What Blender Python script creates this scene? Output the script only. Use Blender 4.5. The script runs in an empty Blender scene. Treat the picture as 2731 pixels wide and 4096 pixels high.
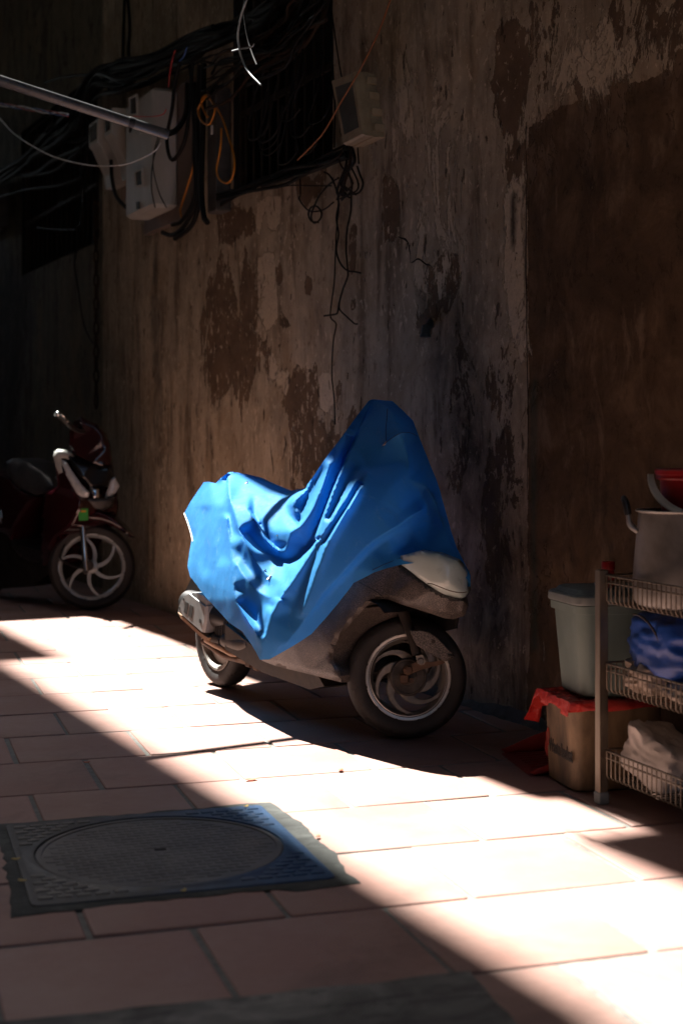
EXPO = 2.45
import bpy, bmesh, math, random
import numpy as np
from mathutils import Vector, Matrix, noise
from mathutils.geometry import delaunay_2d_cdt
random.seed(7)
V = Vector
R = math.radians
SC = bpy.context.scene
COL = SC.collection
XF = {}

# ------------------------------------------------------------------ camera geometry (metres; camera 1 m above the paving)
FPX, CXP, HZ = 5700.0, 1365.5, 1790.0
CAM = V((0, 0, 1.0))
def ray(u, v):
    return V(((u - CXP) / FPX, 1.0, (HZ - v) / FPX))
def at(u, v, d):
    return CAM + ray(u, v) * d
class Frame:
    """local frame on the ground: x forward (t), w to the right, z up"""
    def __init__(s, o, h):
        s.o = V((o[0], o[1], 0)); s.h = V((h[0], h[1], 0)).normalized(); s.r = V((s.h.y, -s.h.x, 0))
    def p(s, t, w, z):
        return s.o + s.h * t + s.r * w + V((0, 0, z))
    def hit(s, u, v, w):
        d = ray(u, v)
        k = (w - (CAM - s.o).dot(s.r)) / d.dot(s.r)
        return CAM + d * k
    def hit_t(s, u, v, t):
        d = ray(u, v)
        k = (t - (CAM - s.o).dot(s.h)) / d.dot(s.h)
        return CAM + d * k
    def loc(s, P):
        q = P - s.o
        return q.dot(s.h), q.dot(s.r), q.z
    def matrix(s):
        return Matrix(((s.h.x, -s.r.x, 0, s.o.x), (s.h.y, -s.r.y, 0, s.o.y), (0, 0, 1, 0), (0, 0, 0, 1)))
# the old wall: s runs along it towards the camera, c is the distance out from it
WO, WS, WN = V((.554, 5.4, 0)), V((.442, -.897, 0)), V((-.897, -.442, 0))
def W(s, c, z):
    return WO + WS * s + WN * c + V((0, 0, z))
def wsz(u, v, c=0.0):
    a = (u - CXP) / FPX
    s = (a * (5.4 - .442 * c) - .554 + .897 * c) / (.442 + .897 * a)
    d = 5.4 - .897 * s - .442 * c
    return s, 1 + (HZ - v) / FPX * d
def wp(u, v, c=0.0):
    s, z = wsz(u, v, c)
    return W(s, c, z)

# ------------------------------------------------------------------ objects
def meta(o, label=None, cat=None, group=None, kind=None):
    if label: o['label'] = label
    if cat: o['category'] = cat
    if group: o['group'] = group
    if kind: o['kind'] = kind
    return o
def empty(name, M, label, cat, group=None):
    o = bpy.data.objects.new(name, None)
    o.empty_display_size = .1
    COL.objects.link(o)
    if not isinstance(M, Matrix): M = Matrix.Translation(M)
    o.matrix_world = M
    XF[o] = M.copy()
    return meta(o, label, cat, group)
class MB:
    def __init__(s): s.v = []; s.f = []
    def add(s, vs, fs):
        n = len(s.v); s.v += [V(q) for q in vs]; s.f += [[i + n for i in f] for f in fs]; return s
    def box(s, c, half, ax=None, bev=0.0, taper=1.0):
        ax = ax or (V((1, 0, 0)), V((0, 1, 0)), V((0, 0, 1)))
        c = V(c); hx, hy, hz = half
        b = min(bev, hx * .9, hy * .9, hz * .9)
        if b <= 0:
            vs = [c + ax[0] * x * hx * (taper if z > 0 else 1) + ax[1] * y * hy * (taper if z > 0 else 1) + ax[2] * z * hz for z in (-1, 1) for y in (-1, 1) for x in (-1, 1)]
            return s.add(vs, [(0, 2, 3, 1), (4, 5, 7, 6), (0, 1, 5, 4), (2, 6, 7, 3), (0, 4, 6, 2), (1, 3, 7, 5)])
        # chamfered box: rings
        rings = []
        for (z, sh) in ((-hz, b), (-hz + b, 0), (hz - b, 0), (hz, b)):
            k = taper if z > 0 else 1
            x, y = hx * k - sh, hy * k - sh
            cb = b * .6
            pts = [(x - cb, -y), (x, -y + cb), (x, y - cb), (x - cb, y), (-x + cb, y), (-x, y - cb), (-x, -y + cb), (-x + cb, -y)]
            rings.append([c + ax[0] * p[0] + ax[1] * p[1] + ax[2] * z for p in pts])
        return s.loft(rings, True, True)
    def loft(s, rings, capa=False, capb=False, closed=True):
        n = len(rings[0]); vs = [p for r in rings for p in r]; fs = []
        m = n if closed else n - 1
        for i in range(len(rings) - 1):
            for j in range(m):
                k = (j + 1) % n
                fs.append((i * n + j, i * n + k, (i + 1) * n + k, (i + 1) * n + j))
        if capa: fs.append(tuple(reversed(range(n))))
        if capb: fs.append(tuple((len(rings) - 1) * n + j for j in range(n)))
        return s.add(vs, fs)
    def tube(s, pts, r, n=8, smooth=0, caps=True):
        pts = [V(p) for p in pts]
        if smooth: pts = spline(pts, smooth)
        if not isinstance(r, (list, tuple)): r = [r] * len(pts)
        if len(r) != len(pts):
            r = [r[0] + (r[-1] - r[0]) * i / (len(pts) - 1) for i in range(len(pts))] if len(r) == 2 else list(np.interp(np.linspace(0, 1, len(pts)), np.linspace(0, 1, len(r)), r))
        rings = []; up = None
        for i, p in enumerate(pts):
            t = (pts[min(i + 1, len(pts) - 1)] - pts[max(i - 1, 0)])
            if t.length < 1e-9: t = V((0, 0, 1))
            t.normalize()
            if up is None:
                up = t.orthogonal().normalized()
            else:
                up = (up - t * up.dot(t))
                up = up.normalized() if up.length > 1e-6 else t.orthogonal().normalized()
            b = t.cross(up)
            rings.append([p + (up * math.cos(a) + b * math.sin(a)) * r[i] for a in [2 * math.pi * k / n for k in range(n)]])
        return s.loft(rings, caps, caps)
    def lathe(s, c, axis, prof, n=32, e1=None, capa=True, capb=True):
        c = V(c); axis = V(axis).normalized()
        e1 = e1 or axis.orthogonal().normalized(); e2 = axis.cross(e1)
        rings = [[c + axis * h + (e1 * math.cos(a) + e2 * math.sin(a)) * r for a in [2 * math.pi * k / n for k in range(n)]] for (r, h) in prof]
        return s.loft(rings, capa, capb)
    def prism(s, outline, off, refine=False):
        o = [V(p) for p in outline]; off = V(off); n = len(o)
        return s.add(o + [p + off for p in o], [tuple(range(n)), tuple(reversed(range(n, 2 * n)))] + [((i + 1) % n, i, i + n, (i + 1) % n + n) for i in range(n)])
    def sphere(s, c, r, n=12, m=8, sc=(1, 1, 1), ax=None):
        ax = ax or (V((1, 0, 0)), V((0, 1, 0)), V((0, 0, 1)))
        c = V(c); rings = []
        for i in range(m + 1):
            th = math.pi * (i + .001) / (m + .002)
            rings.append([c + ax[0] * (r * sc[0] * math.sin(th) * math.cos(2 * math.pi * k / n)) + ax[1] * (r * sc[1] * math.sin(th) * math.sin(2 * math.pi * k / n)) - ax[2] * (r * sc[2] * math.cos(th)) for k in range(n)])
        return s.loft(rings, True, True)
    def build(s, name, m, parent=None, smooth=38, label=None, cat=None, group=None, kind=None, origin=None):
        if parent is not None:
            M = XF[parent]
        else:
            if origin is None:
                xs = [p.x for p in s.v]; ys = [p.y for p in s.v]; zs = [p.z for p in s.v]
                origin = V(((min(xs) + max(xs)) / 2, (min(ys) + max(ys)) / 2, min(zs)))
            M = Matrix.Translation(origin) if not isinstance(origin, Matrix) else origin
        Mi = M.inverted()
        me = bpy.data.meshes.new(name)
        me.from_pydata([Mi @ p for p in s.v], [], s.f)
        me.validate()
        if smooth:
            me.polygons.foreach_set('use_smooth', [True] * len(me.polygons))
            me.set_sharp_from_angle(angle=R(smooth))
        if m is not None: me.materials.append(m)
        bm = bmesh.new(); bm.from_mesh(me); bmesh.ops.recalc_face_normals(bm, faces=bm.faces); bm.to_mesh(me); bm.free()
        o = bpy.data.objects.new(name, me); COL.objects.link(o)
        XF[o] = M
        if parent is not None: o.parent = parent
        else: o.matrix_world = M
        return meta(o, label, cat, group, kind)
def spline(pts, k=6):
    pts = [V(p) for p in pts]
    if len(pts) < 3:
        return [pts[0].lerp(pts[-1], i / k) for i in range(k + 1)]
    q = [pts[0] * 2 - pts[1]] + pts + [pts[-1] * 2 - pts[-2]]
    out = []
    for i in range(1, len(q) - 2):
        a, b, c, d = q[i - 1:i + 3]
        for j in range(k):
            t = j / k
            out.append(.5 * ((2 * b) + (c - a) * t + (2 * a - 5 * b + 4 * c - d) * t * t + (3 * b - a - 3 * c + d) * t ** 3))
    out.append(pts[-1])
    return out
def rrect(hx, hy, r, n=4):
    out = []
    for (sx, sy, a0) in ((1, -1, -90), (1, 1, 0), (-1, 1, 90), (-1, -1, 180)):
        for i in range(n + 1):
            a = R(a0 + 90 * i / n)
            out.append((sx * (hx - r) + r * math.cos(a), sy * (hy - r) + r * math.sin(a)))
    return out
def resample(poly, step):
    out = []
    n = len(poly)
    for i in range(n):
        a, b = np.array(poly[i]), np.array(poly[(i + 1) % n])
        k = max(1, int(round(np.linalg.norm(b[:2] - a[:2]) / step)))
        out += [tuple(a + (b - a) * j / k) for j in range(k)]
    return out
def inside(poly, X, Y):
    c = np.zeros(X.shape, bool); n = len(poly)
    for i in range(n):
        x1, y1 = poly[i][:2]; x2, y2 = poly[(i + 1) % n][:2]
        if y1 == y2: continue
        c ^= ((y1 > Y) != (y2 > Y)) & (X < (x2 - x1) * (Y - y1) / (y2 - y1) + x1)
    return c
def segdist(poly, X, Y, closed=True):
    D = np.full(X.shape, 1e9); n = len(poly)
    for i in range(n if closed else n - 1):
        x1, y1 = poly[i][:2]; x2, y2 = poly[(i + 1) % n][:2]
        dx, dy = x2 - x1, y2 - y1
        L = dx * dx + dy * dy + 1e-12
        t = np.clip(((X - x1) * dx + (Y - y1) * dy) / L, 0, 1)
        D = np.minimum(D, np.hypot(X - x1 - t * dx, Y - y1 - t * dy))
    return D
def field(outline, lines, pts, depth_of):
    """coarse constrained triangulation of known points -> function giving inverse depth anywhere"""
    P = []; W_ = []; E = []
    def put(p):
        for i, q in enumerate(P):
            if abs(q[0] - p[0]) < .6 and abs(q[1] - p[1]) < .6: return i
        P.append((p[0], p[1])); W_.append(depth_of(*p)); return len(P) - 1
    oi = [put(p) for p in outline]
    E += [(oi[i], oi[(i + 1) % len(oi)]) for i in range(len(oi))]
    for l in lines:
        li = [put(p) for p in l]
        E += [(a, b) for a, b in zip(li, li[1:]) if a != b]
    for p in pts: put(p)
    r = delaunay_2d_cdt([V(p) for p in P], E, [], 0, .01)
    vs = np.array([tuple(q) for q in r[0]]); src = r[3]
    base = np.array(P); wv = np.array(W_)
    val = np.zeros(len(vs))
    for i, q in enumerate(vs):
        if src[i]: val[i] = wv[src[i][0]]
        else:
            dd = np.hypot(*(base - q).T) + 1e-6
            k = np.argsort(dd)[:4]; val[i] = np.sum(wv[k] / dd[k]) / np.sum(1 / dd[k])
    tris = []
    for f in r[2]:
        for k in range(1, len(f) - 1): tris.append((f[0], f[k], f[k + 1]))
    def ev(X, Y):
        out = np.full(X.shape, np.nan)
        for (a, b, c) in tris:
            (x1, y1), (x2, y2), (x3, y3) = vs[a], vs[b], vs[c]
            den = (y2 - y3) * (x1 - x3) + (x3 - x2) * (y1 - y3)
            if abs(den) < 1e-9: continue
            l1 = ((y2 - y3) * (X - x3) + (x3 - x2) * (Y - y3)) / den
            l2 = ((y3 - y1) * (X - x3) + (x1 - x3) * (Y - y3)) / den
            l3 = 1 - l1 - l2
            m = (l1 > -1e-4) & (l2 > -1e-4) & (l3 > -1e-4)
            out[m] = l1[m] * val[a] + l2[m] * val[b] + l3[m] * val[c]
        bad = np.isnan(out)
        for i in np.argwhere(bad)[:, 0]:
            dd = np.hypot(vs[:, 0] - X[i], vs[:, 1] - Y[i]); out[i] = val[np.argmin(dd)]
        return out
    return ev
def sheet(outline, lines, pts, depth_of, step, smooth_it=0, dome=0, dome_px=40, plate=0, relief=1.0):
    """dense triangulated surface over an outline. lines: (points, crisp) folds the surface passes through.
    Returns 3D points, triangles, rim indices and the layout"""
    rim = resample([p[:2] for p in outline], step)
    n = len(rim); P = [tuple(p) for p in rim]; E = [(i, (i + 1) % n) for i in range(n)]
    arr = np.array(P); tag = {}
    def put(p):
        d = np.hypot(arr[:, 0] - p[0], arr[:, 1] - p[1]); k = int(np.argmin(d))
        if d[k] < step * .45: return k
        return -1
    L2 = [(l if isinstance(l, tuple) and isinstance(l[0], list) else (l, True)) for l in lines]
    for l, crisp in L2:
        q = [V((p[0], p[1], 0)) for p in l]
        run = [q[0]]
        for p_, c_ in zip(q, q[1:]):
            k = max(1, int(round((c_ - p_).length / step)))
            if (c_ - run[-1]).length >= step * .8 or c_ is q[-1]:
                k = max(1, int(round((c_ - run[-1]).length / step))); r0 = run[-1]
                run += [r0.lerp(c_, (j + 1) / k) for j in range(k)]
        last = -1
        for m_, p in enumerate(run):
            k = put(p)
            if k < 0:
                if not inside(rim, np.array([p.x]), np.array([p.y]))[0]: last = -1; continue
                P.append((p.x, p.y)); arr = np.vstack([arr, [p.x, p.y]]); k = len(P) - 1
            endd = min(m_, len(run) - 1 - m_)
            tag[k] = max(tag.get(k, 0), 2 if (crisp and endd > 3) else 1)
            if last >= 0 and last != k: E.append((last, k))
            last = k
    nl = len(P)
    xs = [p[0] for p in rim]; ys = [p[1] for p in rim]
    gx, gy = np.meshgrid(np.arange(min(xs), max(xs), step), np.arange(min(ys), max(ys), step * .87))
    gx = gx + (np.arange(gx.shape[0])[:, None] % 2) * step * .5
    X, Y = gx.ravel(), gy.ravel()
    ok = inside(rim, X, Y); X, Y = X[ok], Y[ok]
    ok = segdist(rim, X, Y) > step * .55; X, Y = X[ok], Y[ok]
    if nl > n:
        lp = arr[n:nl]; keep = np.ones(len(X), bool)
        for i in range(0, len(X), 2000):
            keep[i:i + 2000] = (np.hypot(X[i:i + 2000, None] - lp[None, :, 0], Y[i:i + 2000, None] - lp[None, :, 1]).min(axis=1) > step * .6)
        X, Y = X[keep], Y[keep]
    P = P + list(zip(X, Y))
    r = delaunay_2d_cdt([V(p) for p in P], E, [], 0, .01)
    A = np.array([tuple(q) for q in r[0]])
    T = np.array([f for f in r[2] if len(f) == 3])
    cen = A[T].mean(axis=1)
    T = T[inside(rim, cen[:, 0], cen[:, 1])]
    pos = {}
    for i, s_ in enumerate(r[3]):
        for o in s_: pos.setdefault(o, i)
    rimidx = [pos[i] for i in range(n)]
    isr = np.zeros(len(A), bool); isr[rimidx] = True
    ev = field(outline, [l for l, c in L2], pts, depth_of)
    D = ev(A[:, 0], A[:, 1])
    e = np.unique(np.sort(np.concatenate([T[:, [0, 1]], T[:, [1, 2]], T[:, [2, 0]]]), axis=1), axis=0)
    N_ = len(A)
    # cotangent weights: a flat slanted face stays flat whatever the triangles look like
    we = {}
    for i, j, k in ((0, 1, 2), (1, 2, 0), (2, 0, 1)):
        a_, b_, c_ = A[T[:, i]], A[T[:, j]], A[T[:, k]]
        u_, v_ = a_ - c_, b_ - c_
        ct = (u_ * v_).sum(1) / np.maximum(np.abs(u_[:, 0] * v_[:, 1] - u_[:, 1] * v_[:, 0]), 1e-6)
        for p_, q_, c in zip(T[:, i], T[:, j], ct):
            key = (p_, q_) if p_ < q_ else (q_, p_)
            we[key] = we.get(key, 0) + c
    wE = np.clip(np.array([we[(i, j)] for i, j in e]), .02, 8)
    cnt = np.maximum(np.bincount(e[:, 0], wE, N_) + np.bincount(e[:, 1], wE, N_), 1e-6)
    def nb(x): return np.bincount(e[:, 0], wE * x[e[:, 1]], N_) + np.bincount(e[:, 1], wE * x[e[:, 0]], N_)
    if plate:
        row = np.ones(N_); Wd = np.zeros(N_)
        for k, t in tag.items():
            i = pos[k]
            Wd[i] = 1.0
            if t == 2: row[i] = .0
        row[isr] = 0; Wd[isr] = 50
        for p in pts:
            k = int(np.argmin(np.hypot(A[:, 0] - p[0], A[:, 1] - p[1]))); Wd[k] = max(Wd[k], .06)
        used = np.bincount(T.ravel(), minlength=N_) > 0
        Wd[~used] = 1; row[~used] = 0
        def op(x):
            l = (x - nb(x) / cnt) * row
            return 2.0 * (l - nb(l / cnt)) + Wd * x + 1e-5 * x
        rhs = Wd * D + 1e-5 * D
        x = D.copy(); rr = rhs - op(x); p = rr.copy(); rs_ = rr @ rr
        for _ in range(plate):
            Ap = op(p); al = rs_ / (p @ Ap); x = x + al * p; rr = rr - al * Ap
            n2 = rr @ rr
            if n2 < 1e-20: break
            p = rr + p * (n2 / rs_); rs_ = n2
        D = np.where(isr, D, x)
        if relief < 1:
            w0 = Wd; Wd = np.where(isr, 50, np.where(Wd > .5, .0006, .0)); row = np.where(isr | ~used, 0.0, 1.0); Wd[~used] = 1
            rhs = Wd * D + 1e-6 * D; x = D.copy()
            def op(x):
                l = (x - nb(x) / cnt) * row
                return 2.0 * (l - nb(l / cnt)) + Wd * x + 1e-6 * x
            rr = rhs - op(x); p = rr.copy(); rs_ = rr @ rr
            for _ in range(plate):
                Ap = op(p); al = rs_ / (p @ Ap); x = x + al * p; rr = rr - al * Ap
                n2 = rr @ rr
                if n2 < 1e-20: break
                p = rr + p * (n2 / rs_); rs_ = n2
            D = np.where(isr, D, x + relief * (D - x))
    if relief < 1 and not plate:
        x = D.copy()
        for _ in range(260): x = np.where(isr, x, nb(x) / cnt)
        D = x + relief * (D - x)
    for _ in range(smooth_it):
        D = np.where(isr, D, .4 * D + .6 * nb(D) / cnt)
    if relief < 1:
        near = np.full(N_, 1e9)
        for l, c in L2:
            if c: near = np.minimum(near, segdist([p[:2] for p in l], A[:, 0], A[:, 1], False))
        wt = np.where(isr, 0, .7 * np.clip((near - 5) / 14, 0, 1))
        for _ in range(10): D = D + wt * (nb(D) / cnt - D)
    d = 1 / D
    if dome:
        dist = segdist(rim, A[:, 0], A[:, 1])
        x = np.clip(dist / dome_px, 0, 1)
        d = d - dome * np.sqrt(np.clip(1 - (1 - x) ** 2, 0, 1))
    pts3 = [at(A[i, 0], A[i, 1], d[i]) for i in range(len(A))]
    return pts3, [tuple(int(k) for k in t) for t in T], rimidx, A
def solid(fr, outline, back, step=25, lines=(), pts=(), dome=0, dome_px=40, smooth_it=0):
    """outline points (u, v, w): a surface w metres right of the frame's middle, closed at the back.
    back: function (t, w, z) -> (t, w, z)"""
    dof = lambda u, v, w: 1 / (fr.hit(u, v, w).y)
    p3, T, rim, A = sheet(outline, lines, pts, dof, step, smooth_it, dome, dome_px)
    mb = MB(); mb.add(p3, T)
    n = len(rim)
    bk = [fr.p(*back(*fr.loc(p3[i]))) for i in rim]
    o = len(mb.v); mb.v += bk
    for i in range(n):
        j = (i + 1) % n
        mb.f.append([rim[i], rim[j], o + j, o + i])
    # back face
    bb = [fr.p(*back(*fr.loc(p))) for p in p3]
    m0 = len(mb.v); mb.v += bb
    mp = {r_: o + k for k, r_ in enumerate(rim)}
    for t in T:
        mb.f.append([mp.get(k, m0 + k) for k in reversed(t)])
    return mb
def crop(x0, y0, k):
    return lambda x, y: (x0 + x * k, y0 + y * k)
cA = crop(700, 1560, .38265); cB = crop(1200, 1560, .44643); cC = crop(700, 2100, .38265)
cD = crop(1300, 2200, .3954); c4 = crop(650, 1550, .829); c3 = crop(0, 1500, .4676); c5 = crop(1950, 1800, .6376)
c1 = crop(0, 0, .8929); cE = crop(900, 700, .574); cG = crop(300, 250, .44643)
def pw(cr, pts):
    return [(*cr(p[0], p[1]), p[2]) for p in pts]

# ------------------------------------------------------------------ materials
def newmat(name):
    m = bpy.data.materials.new(name); m.use_nodes = True
    nt = m.node_tree; b = nt.nodes['Principled BSDF']
    return m, nt, b
def N(nt, typ, **kw):
    n = nt.nodes.new(typ)
    for k, v in kw.items():
        if k.startswith('i_'):
            key = k[2:]
            key = int(key) if key.isdigit() else key.replace('_', ' ')
            n.inputs[key].default_value = v
        else: setattr(n, k, v)
    return n
def ramp(nt, fac, stops, interp='LINEAR'):
    r = nt.nodes.new('ShaderNodeValToRGB'); r.color_ramp.interpolation = interp
    e = r.color_ramp.elements
    while len(e) < len(stops): e.new(.5)
    for k, (p, c) in enumerate(stops):
        e[k].position = p; e[k].color = (*c, 1) if len(c) == 3 else c
    nt.links.new(fac, r.inputs[0])
    return r.outputs[0]
def mixc(nt, f, a, b):
    n = nt.nodes.new('ShaderNodeMix'); n.data_type = 'RGBA'
    for i, x in ((0, f), (6, a), (7, b)):
        if hasattr(x, 'is_linked'): nt.links.new(x, n.inputs[i])
        else: n.inputs[i].default_value = x if i == 0 else (*x[:3], 1)
    return n.outputs[2]
def math_(nt, op, a, b=0.0, c=None, clamp=False):
    n = nt.nodes.new('ShaderNodeMath'); n.operation = op; n.use_clamp = clamp
    for i, x in enumerate((a, b) if c is None else (a, b, c)):
        if hasattr(x, 'is_linked'): nt.links.new(x, n.inputs[i])
        else: n.inputs[i].default_value = x
    return n.outputs[0]
def tex(nt, scale=(1, 1, 1), kind='Object', rot=(0, 0, 0)):
    tc = nt.nodes.new('ShaderNodeTexCoord'); mp = nt.nodes.new('ShaderNodeMapping')
    mp.inputs['Scale'].default_value = scale; mp.inputs['Rotation'].default_value = rot
    nt.links.new(tc.outputs[kind], mp.inputs[0])
    return mp.outputs[0]
def noi(nt, vec, scale, detail=6, rough=.6, dist=0.0):
    n = N(nt, 'ShaderNodeTexNoise'); n.inputs['Scale'].default_value = scale; n.inputs['Detail'].default_value = detail
    n.inputs['Roughness'].default_value = rough; n.inputs['Distortion'].default_value = dist
    nt.links.new(vec, n.inputs['Vector'])
    return n.outputs['Fac']
def bump(nt, b, h, strength=.4, dist=.01):
    n = N(nt, 'ShaderNodeBump'); n.inputs['Strength'].default_value = strength; n.inputs['Distance'].default_value = dist
    nt.links.new(h, n.inputs['Height']); nt.links.new(n.outputs[0], b.inputs['Normal'])
    return n
def pm(name, c1_, c2_, scale=12, rough=(.5, .7), metal=0.0, bmp=.15, bd=.004, stops=(.35, .65), stretch=(1, 1, 1), spec=.5, fine=0, coat=0.0):
    """two-tone worn surface"""
    m, nt, b = newmat(name)
    vec = tex(nt, stretch)
    f = noi(nt, vec, scale, 8, .62, .3)
    col = ramp(nt, f, ((stops[0], c1_), (stops[1], c2_)))
    if fine:
        g = noi(nt, vec, fine, 3, .6)
        col = mixc(nt, math_(nt, 'MULTIPLY', math_(nt, 'GREATER_THAN', g, .6), .35), col, tuple(min(1, x * 2.2 + .02) for x in c2_))
    nt.links.new(col, b.inputs['Base Color'])
    r = nt.nodes.new('ShaderNodeMapRange'); r.inputs['To Min'].default_value = rough[0]; r.inputs['To Max'].default_value = rough[1]
    nt.links.new(f, r.inputs[0]); nt.links.new(r.outputs[0], b.inputs['Roughness'])
    b.inputs['Metallic'].default_value = metal
    b.inputs['Specular IOR Level'].default_value = spec
    b.inputs['Coat Weight'].default_value = coat
    if bmp:
        h = noi(nt, vec, scale * 4, 8, .65)
        bump(nt, b, h, bmp, bd)
    return m
M = {}
M['rubber'] = pm('tyre_rubber', (.007, .007, .0075), (.022, .020, .019), 14, (.6, .85), 0, .12, .002)
M['alloy'] = pm('wheel_alloy', (.34, .34, .32), (.56, .56, .53), 9, (.3, .5), .75, .06, .001)
M['alloy_dull'] = pm('dull_cast_alloy', (.10, .095, .085), (.22, .21, .19), 16, (.45, .65), .5, .15, .002)
M['silver'] = pm('silver_wheel_paint', (.24, .265, .265), (.32, .35, .35), 8, (.3, .45), .35, .03, .001)
M['hub'] = pm('dusty_hub', (.03, .026, .022), (.085, .075, .065), 20, (.5, .75), .3, .2, .002)
M['rust'] = pm('rusty_steel', (.040, .020, .011), (.11, .065, .04), 18, (.6, .85), .25, .35, .003)
M['pipe_rust'] = pm('heat_rusted_pipe', (.16, .09, .05), (.28, .18, .11), 14, (.5, .7), .3, .2, .002)
M['darkmetal'] = pm('dark_oily_metal', (.012, .010, .009), (.045, .038, .032), 15, (.45, .75), .4, .25, .003)
M['blackplastic'] = pm('black_plastic', (.008, .008, .009), (.02, .019, .018), 12, (.35, .55), 0, .06, .002)
M['welldark'] = pm('wheel_well_plastic', (.006, .006, .006), (.018, .016, .014), 12, (.6, .85), 0, .1, .003)
M['muffgrey'] = pm('grey_heat_shield', (.16, .17, .17), (.28, .29, .29), 11, (.4, .6), .15, .12, .002)
M['nosewhite'] = pm('aged_white_paint', (.38, .48, .465), (.44, .55, .53), 5, (.22, .34), 0, .015, .001, coat=.3)
M['redpaint'] = pm('maroon_paint', (.016, .0012, .0028), (.026, .0016, .004), 6, (.16, .25), .1, .01, .001, coat=.6)
M['blackgloss'] = pm('gloss_black_paint', (.004, .004, .005), (.008, .008, .009), 6, (.12, .22), 0, .01, .001)
M['seat'] = pm('black_vinyl', (.035, .035, .037), (.06, .06, .062), 30, (.3, .42), 0, .15, .002)
M['chrome'] = pm('chromed_steel', (.6, .62, .62), (.75, .76, .76), 10, (.08, .2), 1.0, .01, .001)
M['greensticker'] = pm('green_sticker', (.02, .22, .03), (.03, .28, .04), 20, (.4, .5), 0, .01, .001)
M['orange'] = pm('orange_cable', (.20, .060, .008), (.28, .09, .012), 20, (.4, .5), 0, .02, .001)
M['yellow'] = pm('yellow_cable', (.55, .20, .012), (.66, .27, .02), 20, (.35, .45), 0, .02, .001)
M['cable'] = pm('black_cable_sheath', (.003, .003, .0032), (.009, .0085, .008), 25, (.5, .75), 0, .05, .001, spec=.2)
M['browncable'] = pm('brown_dusty_cable', (.018, .010, .006), (.036, .020, .011), 25, (.6, .8), 0, .05, .001, spec=.2)
M['whitecable'] = pm('white_cable', (.62, .65, .64), (.75, .77, .76), 25, (.35, .5), 0, .05, .001)
M['palecable'] = pm('pale_cable', (.22, .25, .25), (.32, .36, .36), 25, (.35, .5), 0, .05, .001)
M['redcable'] = pm('red_cable', (.42, .03, .03), (.5, .05, .05), 25, (.4, .5), 0, .02, .001)
M['bluecable'] = pm('blue_cable', (.03, .10, .35), (.05, .14, .42), 25, (.4, .5), 0, .02, .001)
M['pvc'] = pm('grey_pvc', (.065, .068, .07), (.09, .093, .095), 8, (.22, .34), 0, .03, .001)
M['meter'] = pm('meter_box_plastic', (.36, .37, .34), (.52, .53, .50), 5, (.4, .6), 0, .05, .002, (.3, .7), (1, 1, .4))
M['creambox'] = pm('cream_box_plastic', (.24, .19, .12), (.36, .30, .20), 9, (.45, .65), 0, .08, .002)
M['glass_dark'] = pm('dark_window_glass', (.004, .004, .005), (.010, .010, .011), 5, (.08, .2), 0, 0)
M['dark'] = pm('dark_interior', (.004, .0035, .003), (.010, .008, .007), 6, (.8, .95), 0, .1)
M['bars'] = pm('old_iron_bars', (.016, .012, .008), (.045, .030, .020), 20, (.6, .85), .3, .3, .002)
M['trunk'] = pm('grey_trunking', (.055, .052, .05), (.09, .085, .08), 14, (.5, .7), 0, .1, .002)
M['chainrust'] = pm('rusty_chain', (.02, .013, .009), (.06, .035, .02), 30, (.6, .8), .5, .3, .002)
M['stainless'] = pm('dull_stainless', (.09, .07, .052), (.22, .19, .15), 12, (.28, .5), .85, .1, .002, (.3, .7), (1, 1, .3))
M['wire'] = pm('coated_wire', (.085, .070, .052), (.17, .145, .115), 20, (.35, .55), .6, .1, .001)
M['footrub'] = pm('grey_rubber_foot', (.06, .08, .09), (.10, .12, .13), 20, (.6, .8), 0, .1, .001)
M['alu'] = pm('worn_aluminium', (.20, .19, .175), (.34, .33, .31), 7, (.4, .6), .7, .12, .002)
M['redplastic'] = pm('red_plastic', (.20, .005, .007), (.28, .009, .011), 8, (.32, .48), 0, .04, .002)
M['handlewhite'] = pm('ivory_plastic', (.40, .37, .29), (.50, .47, .38), 10, (.4, .55), 0, .06, .001)
M['greenbin'] = pm('grey_green_plastic', (.11, .165, .155), (.185, .255, .24), 6, (.5, .65), 0, .08, .002, (.3, .7), (1, 1, .5))
M['greenlid'] = pm('dusty_green_lid', (.10, .125, .125), (.17, .205, .205), 8, (.5, .65), 0, .06, .002)
M['brownbin'] = pm('stained_cream_plastic', (.045, .028, .014), (.23, .165, .095), 9, (.5, .7), 0, .12, .002, (.36, .66), (1, 1, .45))
M['redbag'] = pm('red_thin_plastic', (.36, .018, .016), (.50, .045, .036), 10, (.2, .34), 0, .55, .012)
M['dustpan'] = pm('red_dustpan_plastic', (.19, .014, .015), (.27, .022, .02), 7, (.4, .55), 0, .05, .002)
M['stone'] = pm('rough_white_stone', (.38, .37, .35), (.58, .57, .55), 9, (.6, .85), 0, .5, .006)
M['palebag'] = pm('crumpled_pale_plastic', (.30, .25, .20), (.46, .41, .35), 9, (.3, .5), 0, .5, .01)
M['ink'] = pm('black_ink', (.006, .005, .005), (.018, .015, .012), 40, (.6, .8), 0, .02)
M['redink'] = pm('red_ink', (.25, .02, .02), (.32, .04, .03), 40, (.6, .8), 0, .02)
M['leaf'] = pm('dry_leaf', (.45, .42, .40), (.62, .58, .54), 60, (.5, .7), 0, .2, .001)
M['redleaf'] = pm('red_dry_leaf', (.40, .08, .04), (.5, .14, .07), 60, (.5, .7), 0, .2, .001)
M['concrete'] = pm('concrete', (.20, .19, .175), (.34, .32, .30), 6, (.75, .9), 0, .35, .006)
M['ochre'] = pm('ochre_render', (.10, .085, .06), (.15, .125, .09), 3, (.8, .95), 0, .2, .004)
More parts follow.
